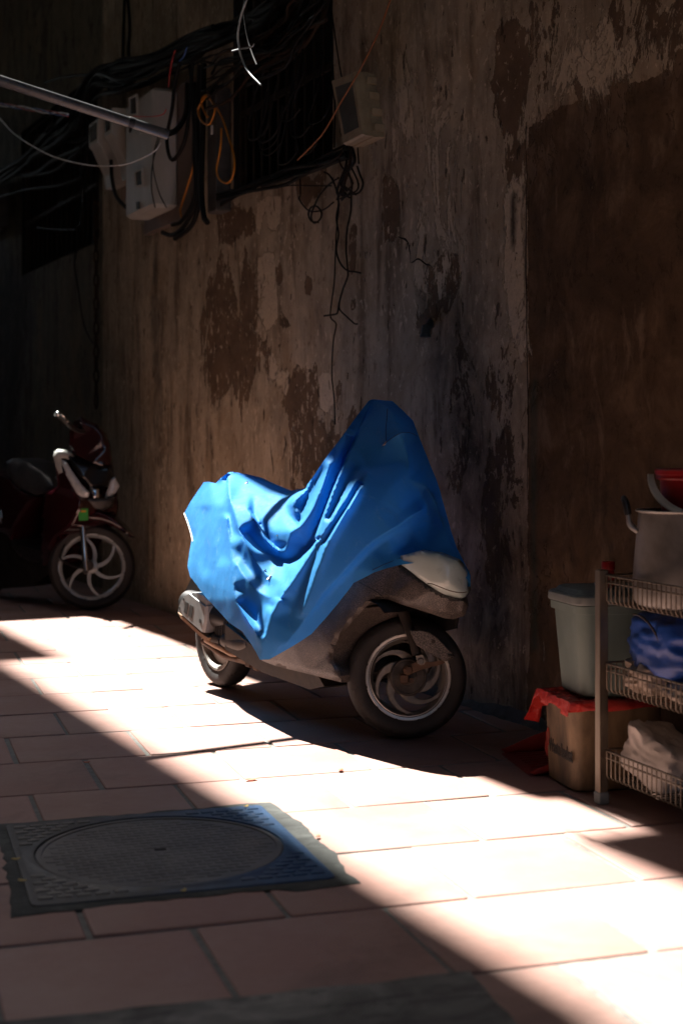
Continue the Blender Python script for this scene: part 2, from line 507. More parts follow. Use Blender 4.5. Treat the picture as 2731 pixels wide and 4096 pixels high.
M['lens'] = pm('clear_lamp_lens', (.5, .54, .56), (.7, .74, .76), 40, (.10, .2), .25, .35, .004)
M['amber'] = pm('amber_lens', (.6, .22, .03), (.7, .3, .05), 20, (.1, .2), 0, .05)

# ================================================================== THE SETTING
PX, QX = V((.952, .306, 0)), V((-.306, .952, 0))      # the two directions of the paving joints
def PQ(p, q, z=0.0): return PX * p + QX * q + V((0, 0, z))
MPQ = Matrix(((PX.x, QX.x, 0, 0), (PX.y, QX.y, 0, 0), (0, 0, 1, 0), (0, 0, 0, 1)))
MW = Matrix(((WS.x, -WN.x, 0, WO.x), (WS.y, -WN.y, 0, WO.y), (0, 0, 1, 0), (0, 0, 0, 1)))

def m_tiles():
    m, nt, b = newmat('terracotta_tiles')
    g = nt.nodes.new('ShaderNodeNewGeometry')
    vec = tex(nt)
    f1 = noi(nt, vec, 2.2, 6, .6); f2 = noi(nt, vec, 30, 6, .7); f3 = noi(nt, vec, 260, 2, .5)
    tile = ramp(nt, g.outputs['Random Per Island'], ((0, (.27, .142, .113)), (.5, (.31, .168, .136)), (1, (.34, .192, .160))))
    c = mixc(nt, math_(nt, 'MULTIPLY', f2, .55), tile, (.24, .145, .115))
    dust = ramp(nt, f1, ((.42, (0, 0, 0)), (.7, (1, 1, 1))))
    c = mixc(nt, math_(nt, 'MULTIPLY', dust, .32), c, (.42, .33, .28))
    st_ = noi(nt, vec, 1.3, 8, .7, 1.2)
    c = mixc(nt, ramp(nt, st_, ((.54, (0, 0, 0)), (.68, (.5, .5, .5)))), c, (.13, .085, .07))
    scr = noi(nt, tex(nt, (1, 14, 1), rot=(0, 0, .5)), 6, 4, .6, .4)
    c = mixc(nt, math_(nt, 'MULTIPLY', math_(nt, 'GREATER_THAN', scr, .70), .3), c, (.46, .36, .31))
    sp = math_(nt, 'GREATER_THAN', f3, .66)
    c = mixc(nt, math_(nt, 'MULTIPLY', sp, .3), c, (.10, .06, .05))
    nt.links.new(c, b.inputs['Base Color'])
    rr = nt.nodes.new('ShaderNodeMapRange'); rr.inputs['To Min'].default_value = .48; rr.inputs['To Max'].default_value = .72
    nt.links.new(f2, rr.inputs[0]); nt.links.new(rr.outputs[0], b.inputs['Roughness'])
    b.inputs['Specular IOR Level'].default_value = .35
    bump(nt, b, math_(nt, 'ADD', f2, math_(nt, 'MULTIPLY', f3, .3)), .16, .003)
    return m
def m_grout():
    m, nt, b = newmat('cement_grout')
    vec = tex(nt); f = noi(nt, vec, 40, 8, .7)
    nt.links.new(ramp(nt, f, ((.3, (.10, .10, .09)), (.7, (.21, .21, .19)))), b.inputs['Base Color'])
    b.inputs['Roughness'].default_value = .9
    bump(nt, b, f, .4, .004)
    return m
# ground sheet to the horizon, then the paving on it
mb = MB(); mb.add([(-300, -300, -.03), (300, -300, -.03), (300, 300, -.03), (-300, 300, -.03)], [(0, 1, 2, 3)])
mb.build('ground', M['concrete'], smooth=0, kind='structure')
mb = MB()
for x0, y0, x1, y1 in ((-4, -4, 12, 22),):
    mb.add([PQ(x0, y0, -.0045), PQ(x1, y0, -.0045), PQ(x1, y1, -.0045), PQ(x0, y1, -.0045)], [(0, 1, 2, 3)])
mb.build('paving_bed', m_grout(), smooth=0, kind='structure', origin=MPQ)
mb = MB(); T0 = .421
for j in range(-9, 33):
    q0 = 2.503 + T0 * j
    for i in range(-16, 20):
        p0 = .614 + T0 * i + (.2105 if j % 2 else 0)
        if p0 < -4 or p0 > 11: continue
        g = .0055 if q0 > 1.5 else .0058
        h = random.uniform(-.0010, .0006); tx, ty = random.uniform(-.0015, .0015), random.uniform(-.0015, .0015)
        a, b_ = T0 / 2 - g * 1.15 + random.uniform(-.0012, .0012), T0 / 2 - g + random.uniform(-.0012, .0012)
        cx, cy = p0 + T0 / 2 + random.uniform(-.001, .001), q0 + T0 / 2 + random.uniform(-.001, .001)
        rings = []
        for (sh, dz) in ((0, -.012), (.0006, -.0035), (.0025, -.0008), (.006, 0)):
            rr = rrect(a - sh, b_ - sh, .006, 1)
            rings.append([PQ(cx + x, cy + y, h + dz + (tx * x + ty * y) * 4) for x, y in rr])
        mb.loft(rings, False, True)
mb.build('pavement', m_tiles(), smooth=50, kind='structure', origin=MPQ)

# concrete patch in the paving nearest the camera
mb = MB()
pt = [(-1.3, 1.05), (1.045, 1.05)]
out = [at(1884 , 3893, 0)]
def floor_uv(u, v):
    d = FPX / (v - HZ); return V(((u - CXP) / FPX * d, d, 0))
edge = [floor_uv(*q) for q in ((-260, 4100), (100, 4086), (517, 4042), (900, 4003), (1300, 3958), (1600, 3925), (1884, 3893), (1960, 3985), (2057, 4096), (2230, 4330))]
edge = spline(edge[:7], 5)[:-1] + spline(edge[6:], 5)
edge = [e + V((0, 0, .0045)) + PX * noise.noise(e * 9) * .012 + QX * noise.noise(e * 9 + V((5, 5, 5))) * .012 for e in edge]
far = [PQ(1.0, .9, .0045), PQ(-1.2, .9, .0045)]
top = edge + far
mb.add([p for p in top] + [p - V((0, 0, .02)) for p in top], [tuple(range(len(top)))] + [((i + 1) % len(top), i, i + len(top), (i + 1) % len(top) + len(top)) for i in range(len(top))])
def m_patch(name, c1_, c2_, c3_):
    m, nt, b = newmat(name)
    vec = tex(nt); f = noi(nt, vec, 5, 9, .65, .8); g = noi(nt, vec, 22, 8, .7); l = noi(nt, tex(nt, (1, 6, 1)), 4, 6, .6, 1.5)
    c = ramp(nt, f, ((.3, c1_), (.55, c2_), (.75, c3_)))
    c = mixc(nt, math_(nt, 'MULTIPLY', math_(nt, 'GREATER_THAN', l, .57), .6), c, c1_)
    nt.links.new(c, b.inputs['Base Color']); b.inputs['Roughness'].default_value = .85
    bump(nt, b, math_(nt, 'ADD', g, math_(nt, 'MULTIPLY', l, .8)), .6, .012)
    return m
mb.build('concrete_patch', m_patch('patched_concrete', (.05, .048, .045), (.17, .165, .15), (.34, .33, .30)), smooth=0, kind='structure', origin=MPQ)

# ------------------------------------------------------------------ manhole
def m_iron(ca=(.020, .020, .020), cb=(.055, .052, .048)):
    m, nt, b = newmat('cast_iron_blue_tint')
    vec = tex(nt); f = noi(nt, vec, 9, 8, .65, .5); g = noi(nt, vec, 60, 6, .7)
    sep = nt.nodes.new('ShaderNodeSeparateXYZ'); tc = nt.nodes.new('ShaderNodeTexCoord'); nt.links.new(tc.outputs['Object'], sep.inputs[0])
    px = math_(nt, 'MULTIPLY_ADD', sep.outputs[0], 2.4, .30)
    k = math_(nt, 'ADD', px, math_(nt, 'MULTIPLY', math_(nt, 'SUBTRACT', f, .5), 1.3), clamp=True)  # blue share grows along local x, broken up by noise
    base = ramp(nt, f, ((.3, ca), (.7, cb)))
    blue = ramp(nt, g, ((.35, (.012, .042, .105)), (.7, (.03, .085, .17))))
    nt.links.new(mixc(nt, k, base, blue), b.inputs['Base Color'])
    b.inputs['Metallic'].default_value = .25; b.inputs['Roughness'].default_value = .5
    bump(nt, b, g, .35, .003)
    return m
MC = (.652, 3.49)
man = empty('manhole', PQ(*MC, 0), 'square cast iron manhole with round patterned cover and a blue tint to one side', 'manhole')
XF[man] = Matrix(((PX.x, QX.x, 0, PQ(*MC).x), (PX.y, QX.y, 0, PQ(*MC).y), (0, 0, 1, 0), (0, 0, 0, 1))); man.matrix_world = XF[man]
def MP(x, y, z): return PQ(MC[0] + x, MC[1] + y, z)
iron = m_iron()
# mortar collar, ragged outline
mb = MB(); ring = []
K = 120
for k in range(K):
    a = 2 * math.pi * k / K
    ca, sa = math.cos(a), math.sin(a)
    m_ = max(abs(ca), abs(sa))
    rx = .378 + .024 * noise.noise(V((ca * 2.2, sa * 2.2, 3))) + .012 * noise.noise(V((ca * 9, sa * 9, 1)))
    if ca > .5: rx += .02
    ring.append((ca / m_ * rx, sa / m_ * rx))
mb.loft([[MP(x, y, -.01) for x, y in ring], [MP(x, y, .0015) for x, y in ring], [MP(x * .985, y * .985, .0042) for x, y in ring], [MP(x * .8, y * .8, .0046) for x, y in ring]], False, True)
mb.build('mortar_collar', m_patch('dark_mortar', (.024, .027, .025), (.055, .06, .055), (.12, .13, .12)), man, smooth=30)
mb = MB()
sq = rrect(.347, .352, .02, 4); ci = []
for x, y in sq: pass
mb.loft([[MP(x, y, .003) for x, y in sq], [MP(x * .995, y * .995, .0075) for x, y in sq], [MP(x * .97, y * .97, .0085) for x, y in sq]], False, False)
n_ = 96
outer = []
for k in range(n_):
    a = 2 * math.pi * k / n_
    m_ = max(abs(math.cos(a)) / .337, abs(math.sin(a)) / .341)
    outer.append((math.cos(a) / m_, math.sin(a) / m_))
circ = [(math.cos(2 * math.pi * k / n_), math.sin(2 * math.pi * k / n_)) for k in range(n_)]
mb.loft([[MP(x, y, .0085) for x, y in outer], [MP(x * .322, y * .322, .0085) for x, y in circ], [MP(x * .318, y * .318, .0105) for x, y in circ], [MP(x * .306, y * .306, .0105) for x, y in circ], [MP(x * .304, y * .304, .0), ] * 0 or [MP(x * .304, y * .304, -.004) for x, y in circ]])
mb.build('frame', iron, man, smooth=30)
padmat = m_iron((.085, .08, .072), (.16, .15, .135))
for qx, qy in ((0, 0), (0, 1), (1, 0), (1, 1)):
    mb = MB()
    for i in range(-8, 9):
        for j in range(-12, 13):
            x, y = i * .0415 + (.02 if j % 2 else 0), j * .028
            if (x > 0) != bool(qx) or (y > 0) != bool(qy): continue
            if math.hypot(abs(x) + .016, abs(y) + .009) < .342 and math.hypot(max(0, abs(x) - .016), max(0, abs(y) - .009)) < .330: continue
            if abs(x) > .315 or abs(y) > .325: continue
            mb.box(MP(x, y, .0092), (.0165, .0095, .0024), (PX, QX, V((0, 0, 1))), .002)
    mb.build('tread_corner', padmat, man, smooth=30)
mb = MB()
prof = [(.3025, -.02), (.3025, .006), (.2995, .0088), (.288, .0088), (.2865, .006), (.05, .006)]
mb.lathe(MP(0, 0, 0), V((0, 0, 1)), prof + [(.012, .006)], 96, e1=PX, capa=False, capb=True)
for i in range(-8, 9):
    for j in range(-12, 13):
        x, y = i * .0405 + (.02 if j % 2 else 0), j * .0245
        if math.hypot(abs(x) + .016, abs(y) + .009) > .285: continue
        if math.hypot(x, y) < .03: continue
        mb.box(MP(x, y, .0060), (.0168, .0088, .0016), (PX, QX, V((0, 0, 1))), .0015)
mb.build('cover', pm('worn_grey_iron', (.075, .07, .066), (.15, .142, .135), 7, (.45, .7), .3, .3, .003), man, smooth=30)
mb = MB(); mb.box(MP(.0, -.0, .0068), (.014, .007, .001), (PX, QX, V((0, 0, 1))))
mb.build('lifting_hole', M['dark'], man, smooth=0)

# ------------------------------------------------------------------ the old wall
def wall_mat(name, plaster, under, tint, right=True):
    m, nt, b = newmat(name)
    def att(n):
        a = nt.nodes.new('ShaderNodeAttribute'); a.attribute_name = n; return a.outputs['Fac']
    vec = tex(nt); st = tex(nt, (1, 1, .38)); st2 = tex(nt, (1, 1, .13))
    big = noi(nt, vec, 1.1, 5, .6, .4); mid = noi(nt, vec, 5, 8, .65, .5); rag = noi(nt, tex(nt, (1, 1, .5)), 9, 10, .68, .6)
    strk = noi(nt, st, 7, 8, .65, .6); strk2 = noi(nt, st2, 7, 8, .68, .5); cloud = noi(nt, vec, 1.7, 9, .68, 1.1); cloud2 = noi(nt, tex(nt, (1.1, 1, .8), rot=(.4, .2, .1)), 2.4, 8, .66, .9); fine = noi(nt, vec, 70, 6, .7); dash = noi(nt, tex(nt, (1, 1, .35)), 24, 4, .6, .3)
    mo_ = math_(nt, 'ADD', math_(nt, 'MULTIPLY', strk, .45), math_(nt, 'ADD', math_(nt, 'MULTIPLY', cloud, .3), math_(nt, 'MULTIPLY', mid, .25)))
    col = ramp(nt, mo_, ((.36, tuple(x * .50 for x in plaster)), (.49, plaster), (.62, tuple(min(1, x * 1.45) for x in plaster))))
    col = mixc(nt, ramp(nt, cloud2, ((.50, (0, 0, 0)), (.66, (.6, .6, .6)))), col, (.34, .245, .145))
    col = mixc(nt, ramp(nt, big, ((.35, (0, 0, 0)), (.7, (.55, .55, .55)))), col, tint)
    # water streaks
    col = mixc(nt, ramp(nt, math_(nt, 'ADD', strk2, math_(nt, 'MULTIPLY', math_(nt, 'SUBTRACT', cloud, .5), .5)), ((.52, (0, 0, 0)), (.68, (.75, .75, .75)))), col, tuple(x * .5 for x in under))
    # cement render panel
    cem = att('cement')
    ccol = ramp(nt, mid, ((.28, (.050, .031, .016)), (.5, (.115, .075, .042)), (.72, (.22, .15, .09))))
    ccol = mixc(nt, ramp(nt, cloud, ((.46, (0, 0, 0)), (.62, (.8, .8, .8)))), ccol, (.040, .025, .014))
    ccol = mixc(nt, ramp(nt, math_(nt, 'ADD', strk, math_(nt, 'MULTIPLY', math_(nt, 'SUBTRACT', big, .5), .5)), ((.54, (0, 0, 0)), (.66, (.75, .75, .75)))), ccol, (.26, .19, .125))
    ccol = mixc(nt, ramp(nt, math_(nt, 'ADD', big, math_(nt, 'MULTIPLY', math_(nt, 'SUBTRACT', rag, .5), .5)), ((.52, (0, 0, 0)), (.66, (.65, .65, .65)))), ccol, (.035, .022, .013))
    edge = math_(nt, 'GREATER_THAN', math_(nt, 'ADD', cem, math_(nt, 'MULTIPLY', math_(nt, 'SUBTRACT', rag, .5), 1.1)), .5)
    col = mixc(nt, edge, col, ccol)
    # peeled coats
    rag2 = noi(nt, tex(nt, (1, 1, .45)), 3.1, 12, .74, .8)
    pl = math_(nt, 'ADD', math_(nt, 'ADD', att('peel'), .10), math_(nt, 'ADD', math_(nt, 'MULTIPLY', math_(nt, 'SUBTRACT', rag, .5), 1.0), math_(nt, 'MULTIPLY', math_(nt, 'SUBTRACT', rag2, .5), 2.3)))
    pk = ramp(nt, pl, ((.485, (0, 0, 0)), (.515, (1, 1, 1))))
    lip = ramp(nt, pl, ((.44, (0, 0, 0)), (.475, (.75, .75, .75)), (.490, (0, 0, 0))))
    col = mixc(nt, math_(nt, 'MULTIPLY', lip, math_(nt, 'SUBTRACT', 1.0, cem)), col, tuple(min(1, x * 1.5) for x in plaster))
    ucol = ramp(nt, mid, ((.25, tuple(x * .55 for x in under)), (.55, under), (.8, tuple(x * 1.45 for x in under))))
    col = mixc(nt, pk, col, ucol)
    # pale flakes left standing
    lt = math_(nt, 'ADD', math_(nt, 'ADD', att('flake'), .13), math_(nt, 'MULTIPLY', math_(nt, 'SUBTRACT', noi(nt, tex(nt, (1, 1, .4), rot=(.3, 0, 0)), 4.3, 12, .76, .6), .5), 2.1))
    lk = ramp(nt, lt, ((.485, (0, 0, 0)), (.515, (1, 1, 1))))
    col = mixc(nt, lk, col, ramp(nt, fine, ((.3, tuple(x * 1.05 for x in plaster)), (.7, tuple(min(1, x * 1.55) for x in plaster)))))
    # chips of pale lime left on the worn face
    chip = noi(nt, tex(nt, (1, 1, .6)), 34, 5, .7, .5); chm = noi(nt, vec, 2.3, 5, .6)
    cf_ = math_(nt, 'ADD', chip, math_(nt, 'MULTIPLY', math_(nt, 'SUBTRACT', chm, .5), .35))
    cf_ = math_(nt, 'SUBTRACT', cf_, math_(nt, 'MULTIPLY', cem, .2))
    chk = ramp(nt, cf_, ((.60, (0, 0, 0)), (.63, (1, 1, 1))))
    col = mixc(nt, math_(nt, 'MULTIPLY', chk, .75), col, tuple(min(1, x * 1.5) for x in plaster))
    dk = ramp(nt, cf_, ((.36, (1, 1, 1)), (.40, (0, 0, 0))))
    col = mixc(nt, math_(nt, 'MULTIPLY', dk, math_(nt, 'SUBTRACT', .6, math_(nt, 'MULTIPLY', cem, .4))), col, under)
    # small pits
    pit = ramp(nt, dash, ((.645, (0, 0, 0)), (.67, (1, 1, 1))))
    pit = math_(nt, 'MULTIPLY', pit, math_(nt, 'SUBTRACT', 1.0, math_(nt, 'MULTIPLY', cem, .9)))
    col = mixc(nt, math_(nt, 'MULTIPLY', pit, .8), col, tuple(x * .28 for x in under))
    # mould and soot
    mo = math_(nt, 'ADD', att('mould'), math_(nt, 'MULTIPLY', math_(nt, 'SUBTRACT', rag, .5), .9))
    mk = ramp(nt, mo, ((.35, (0, 0, 0)), (.75, (.9, .9, .9))))
    col = mixc(nt, mk, col, (.028, .023, .019))
    col = mixc(nt, math_(nt, 'MULTIPLY', math_(nt, 'MULTIPLY', chk, mk), .6), col, tuple(x * .75 for x in plaster))
    ck = math_(nt, 'MULTIPLY', ramp(nt, att('crack'), ((.5, (0, 0, 0)), (.62, (1, 1, 1)))), .95)
    col = mixc(nt, ck, col, (.012, .010, .008))
    col = mixc(nt, math_(nt, 'MULTIPLY', ramp(nt, math_(nt, 'ADD', att('teal'), math_(nt, 'MULTIPLY', math_(nt, 'SUBTRACT', strk, .5), .8)), ((.4, (0, 0, 0)), (.8, (1, 1, 1)))), .5), col, (.035, .075, .062))
    nt.links.new(col, b.inputs['Base Color'])
    b.inputs['Roughness'].default_value = .88; b.inputs['Specular IOR Level'].default_value = .25
    h = math_(nt, 'ADD', math_(nt, 'MULTIPLY', pk, -.9), math_(nt, 'MULTIPLY', lk, .5))
    h = math_(nt, 'ADD', h, math_(nt, 'MULTIPLY', pit, -.6)); h = math_(nt, 'ADD', h, math_(nt, 'MULTIPLY', ck, -1.2))
    h = math_(nt, 'ADD', h, math_(nt, 'MULTIPLY', mid, .5)); h = math_(nt, 'ADD', h, math_(nt, 'MULTIPLY', fine, .12)); h = math_(nt, 'ADD', h, math_(nt, 'MULTIPLY', strk, .35))
    bump(nt, b, h, .9, .012)
    return m
WOFF = None
# openings in wall coordinates (s0, s1, z0, z1)
WIN1 = (-2.575, -1.35, 2.35, 3.55)
WIN2 = (-7.6, -5.35, 2.475, 3.7)
def wall_mesh(name, s0, s1, z1, c0, mat, hole, feats, parent=None, **kw):
    st = .025
    ns, nz = int(round((s1 - s0) / st)), int(round(z1 / st))
    S, Z = np.meshgrid(s0 + np.arange(ns + 1) * st, -.02 + np.arange(nz + 1) * st)
    S, Z = S.ravel(), Z.ravel()
    lay = {k: np.zeros(len(S)) for k in ('peel', 'flake', 'mould', 'cement', 'crack', 'teal')}
    for kind, cr, poly, soft, amt in feats:
        q = [wsz(*(cr(*p[:2]) if cr else p[:2])) for p in poly]
        if kind == 'crack' and kind not in lay:
            continue
        if kind == 'crack':
            continue
            D = segdist(q, S, Z, False)
            lay[kind] = np.maximum(lay[kind], np.clip(1 - D / soft * .5, 0, 1) * amt)
            continue
        D = segdist(q, S, Z); D = np.where(inside(q, S, Z), D, -D)
        lay[kind] = np.maximum(lay[kind], np.clip(.5 + D / (2 * soft), 0, 1) * amt)
    zs = [noise.fractal(V((s * 1.3, z * 1.3, 2.2)), 1.0, 2.0, 4) * .010 + noise.noise(V((s * 6, z * 6, 9))) * .0025 for s, z in zip(S, Z)]
    off = np.array(zs) - lay['cement'] * .006
    global WOFF
    if name == 'plaster_wall': WOFF = (S.reshape(nz + 1, ns + 1), Z.reshape(nz + 1, ns + 1), off.reshape(nz + 1, ns + 1), s0)
    vs = [W(s, c0 + o, z) for s, z, o in zip(S, Z, off)]
    fs = []
    for j in range(nz):
        for i in range(ns):
            k = j * (ns + 1) + i
            sc, zc = s0 + (i + .5) * st, -.02 + (j + .5) * st
            if hole and hole[0] < sc < hole[1] and hole[2] < zc < hole[3]: continue
            fs.append((k, k + ns + 1, k + ns + 2, k + 1))
    mb = MB(); mb.v = vs; mb.f = fs
    o = mb.build(name, mat, parent, smooth=180, origin=MW, **kw)
    for k, a in lay.items():
        at_ = o.data.attributes.new(k, 'FLOAT', 'POINT'); at_.data.foreach_set('value', a.astype(np.float32))
    return o
ID = lambda x, y: (x, y)
FE = [
    ('cement', ID, [(2108, 3400), (2108, 505), (2250, 420), (2450, 365), (2731, 255), (3100, 150), (3300, 3400)], .035, 1),
    ('peel', cE, [(1110, 0), (1170, 30), (1200, 130), (1205, 300), (1190, 420), (1140, 470), (1110, 460), (1090, 300), (1080, 150)], .05, 1),
    ('peel', cE, [(1430, 640), (1540, 520), (1600, 560), (1640, 760), (1540, 900), (1480, 900), (1430, 860), (1420, 770), (1370, 720)], .06, 1),
    ('peel', cE, [(1330, 930), (1400, 960), (1480, 920), (1450, 1060), (1390, 1120), (1330, 1080)], .05, 1),
    ('peel', cE, [(880, 365), (912, 370), (905, 560), (885, 680), (865, 640), (870, 420)], .03, 1),
    ('peel', cE, [(350, 640), (400, 640), (410, 720), (380, 780), (350, 700)], .03, .95),
    ('peel', cE, [(570, 740), (600, 740), (595, 830), (570, 800)], .03, .95),
    ('peel', cE, [(500, 1430), (600, 1330), (650, 1400), (640, 1600), (560, 1680), (400, 1600), (420, 1540)], .09, .72),
    ('peel', cE, [(-120, 640), (160, 590), (240, 700), (230, 980), (260, 1080), (330, 1180), (300, 1420), (120, 1560), (-150, 1500), (-200, 1000)], .18, .64),
    ('peel', cE, [(-60, 250), (60, 240), (200, 260), (220, 380), (60, 460), (-40, 460)], .06, .9),
    ('peel', cE, [(390, 950), (470, 1040), (420, 1080), (390, 1040)], .03, .9),
    ('peel', cE, [(880, 870), (910, 870), (905, 930), (885, 930)], .02, .9),
    ('peel', cE, [(500, 20), (700, 0), (640, 160), (560, 200), (500, 160)], .05, .9),
    ('peel', ID, [(1990, 130), (2040, 100), (2110, 120), (2105, 300), (2060, 330), (1985, 340)], .05, 1),
    ('peel', ID, [(1990, 340), (2110, 300), (2090, 520), (2040, 560), (1990, 480)], .12, .8),
    ('peel', ID, [(2120, 60), (2400, -40), (2731, -60), (2731, 230), (2430, 330), (2180, 430), (2120, 300)], .3, .66),
    ('peel', ID, [(2010, 560), (2100, 560), (2080, 760), (2020, 760)], .08, .74),
    ('peel', ID, [(1880, 1500), (2100, 1300), (2100, 2400), (1850, 2400)], .3, .60),
    ('peel', ID, [(1180, 1650), (1480, 1650), (1480, 2000), (1180, 2000)], .2, .62),
    ('flake', cE, [(240, 590), (330, 580), (350, 820), (360, 980), (290, 1060), (250, 960), (240, 780)], .05, 1),
    ('flake', cE, [(290, 180), (380, 180), (375, 330), (310, 350)], .04, 1),
    ('flake', cE, [(310, 1270), (360, 1290), (440, 1420), (430, 1520), (380, 1480), (320, 1400)], .05, .9),
    ('flake', cE, [(640, 1400), (740, 1420), (760, 1560), (710, 1650), (660, 1600)], .05, .9),
    ('flake', cE, [(230, 190), (290, 170), (240, 400), (210, 400)], .04, .8),
    ('flake', ID, [(2020, 800), (2100, 700), (2100, 1380), (2040, 1300)], .10, .85),
    ('flake', ID, [(1560, 60), (1680, 0), (1700, 300), (1640, 700), (1560, 700)], .4, .55),
    ('flake', ID, [(1640, 520), (1840, 560), (1850, 980), (1700, 1000)], .35, .58),
    ('flake', ID, [(2130, 250), (2400, 120), (2720, 120), (2600, 230), (2250, 400), (2130, 480)], .15, .60),
    ('mould', ID, [(1690, 1250), (1860, 1100), (1960, 1500), (2100, 1900), (2190, 2950), (1800, 2850), (1850, 2200), (1740, 1750)], .45, .92),
    ('mould', ID, [(1560, 2500), (2300, 2750), (2300, 3000), (1560, 2800)], .25, .8),
    ('mould', ID, [(1900, 900), (2000, 900), (2010, 1300), (1930, 1300)], .2, .6),
    ('mould', ID, [(2130, 520), (2731, 380), (2731, 900), (2450, 1000), (2130, 900)], .5, .58),
    ('mould', ID, [(2150, 1400), (2731, 1900), (2731, 2600), (2150, 2800)], .5, .62),
    ('mould', ID, [(1100, 1500), (1500, 1600), (1700, 2000), (1600, 2600), (1150, 2400)], .6, .55),
    ('mould', ID, [(560, 640), (760, 700), (780, 1000), (560, 1000)], .25, .66),
    ('mould', ID, [(600, 700), (640, 700), (660, 1900), (600, 1900)], .10, .55),
    ('mould', ID, [(2040, 760), (2070, 760), (2060, 1000), (2040, 1000)], .03, .95),
    ('mould', ID, [(1500, -400), (2731, -400), (2731, 40), (2400, 90), (2150, 150), (2000, 40)], .25, .6),
    ('crack', cE, [(1200, 425), (1255, 450), (1280, 520), (1290, 610)], .022, 1),
    ('crack', cE, [(1290, 600), (1350, 590), (1430, 640)], .02, .95),
    ('crack', cA, [(1005, 540), (1020, 690), (1040, 780), (1035, 900)], .02, .95),
    ('crack', cA, [(1155, 470), (1165, 580), (1130, 730)], .02, .95),
    ('crack', ID, [(2108, 505), (2106, 1200), (2112, 2000)], .016, .85),
    ('crack', cE, [(725, 350), (725, 385)], .02, 1), ('crack', cE, [(560, 340), (558, 400)], .018, .9),
    ('crack', cE, [(360, 1440), (355, 1490)], .018, .9), ('crack', cE, [(250, 980), (265, 1050)], .016, .9),
    ('teal', ID, [(2112, 1500), (2145, 1480), (2145, 2620), (2112, 2600)], .03, .9),
]
wall = wall_mesh('plaster_wall', -5.0, 3.0, 5.3, 0.0, wall_mat('peeling_plaster', (.455, .392, .288), (.175, .122, .078), (.33, .265, .19)), WIN1, FE,
                 label='long old wall of peeling brown plaster behind the covered scooter', cat='wall')
FE2 = [('peel', ID, [(0, 0), (480, 0), (480, 300), (0, 300)], .8, .35), ('mould', ID, [(-100, 250), (420, 250), (400, 1000), (-100, 1000)], .5, .7),
       ('mould', ID, [(-200, 900), (140, 900), (60, 2400), (-200, 2400)], .6, .75)]
def woff(s, z):
    i = int(round((s - WOFF[3]) / .025)); j = int(round((z + .02) / .025))
    o = WOFF[2]; i = max(1, min(i, o.shape[1] - 2)); j = max(1, min(j, o.shape[0] - 2))
    return float(o[j - 1:j + 2, i - 1:i + 2].max())
crk = pm('crack_shadow_gap', (.006, .005, .004), (.012, .010, .008), 30, (.9, 1), 0, 0)
for kind, cr, poly, soft, amt in FE:
    if kind != 'crack': continue
    q = [V((*wsz(*(cr(*p) if cr else p)), 0)) for p in poly]
    q = spline(q, 7) if len(q) > 2 else spline(q, 8)
    L_, R_ = [], []
    for i, p in enumerate(q):
        t = (q[min(i + 1, len(q) - 1)] - q[max(i - 1, 0)]).normalized(); nn = V((-t.y, t.x, 0))
        f = i / (len(q) - 1); wd = soft * .28 * (math.sin(math.pi * min(max(f, .04), .96)) ** .5) * (.6 + .7 * abs(noise.noise(p * 30)))
        p = p + nn * noise.noise(p * 24) * .010
        for LL, sg in ((L_, 1), (R_, -1)):
            e = p + nn * wd * sg; LL.append(W(e.x, woff(e.x, e.y) + .0015, e.y))
    mb = MB(); mb.loft([L_, R_], closed=False); mb.build('crack', crk, wall, smooth=0)
wall2 = wall_mesh('neighbour_wall', -9.5, -5.0, 5.3, -.07, wall_mat('grey_olive_render', (.20, .18, .13), (.10, .085, .06), (.14, .125, .095)), WIN2, FE2,
                  label='darker olive grey wall of the next house at the far left', cat='wall')
for o_, (s0, s1, z0, z1), c0, nb in ((wall, WIN1, 0, 11), (wall2, WIN2, -.07, 15)):
    mb = MB()
    q = lambda s, c, z: W(s, c0 + c, z)
    for a, b_, c_, d_ in (((s0, -.30, z0), (s1, -.30, z0), (s1, -.30, z1), (s0, -.30, z1)), ((s0, -.3, z0), (s0, -.3, z1), (s0, .0, z1), (s0, .0, z0)), ((s1, -.3, z0), (s1, 0, z0), (s1, 0, z1), (s1, -.3, z1)), ((s0, -.3, z0), (s0, 0, z0), (s1, 0, z0), (s1, -.3, z0)), ((s0, -.3, z1), (s1, -.3, z1), (s1, 0, z1), (s0, 0, z1))):
        mb.add([q(*a), q(*b_), q(*c_), q(*d_)], [(0, 1, 2, 3)])
    win = mb.build('window', M['dark'], o_, smooth=0)
    mb = MB()
    for (a, b_) in (((s0, z0), (s1, z0)), ((s0, z1), (s1, z1)), ((s0, z0), (s0, z1)), ((s1, z0), (s1, z1))):
        mid = q((a[0] + b_[0]) / 2, -.05, (a[1] + b_[1]) / 2)
        hs, hz = abs(b_[0] - a[0]) / 2, abs(b_[1] - a[1]) / 2
        mb.box(mid, (hs + .022, .02, hz + .022) if hs > hz else (.022, .019, max(hz - .023, .02)), (WS, WN, V((0, 0, 1))), .004)
    mb.build('frame', M['bars'], win, smooth=0)
    for k in range(nb):
        s = s0 + (s1 - s0) * (k + .7) / (nb + .4)
        mb = MB(); mb.tube([q(s, -.045, z0 + .02), q(s, -.045, z1 - .02)], .008, 6)
        mb.build('window_bar', M['bars'], win)
    mb = MB(); mb.box(q((s0 + s1) / 2, -.045, z0 + .45), ((s1 - s0) / 2 - .02, .005, .016), (WS, WN, V((0, 0, 1))))
    mb.build('cross_bar', M['bars'], win, smooth=0)
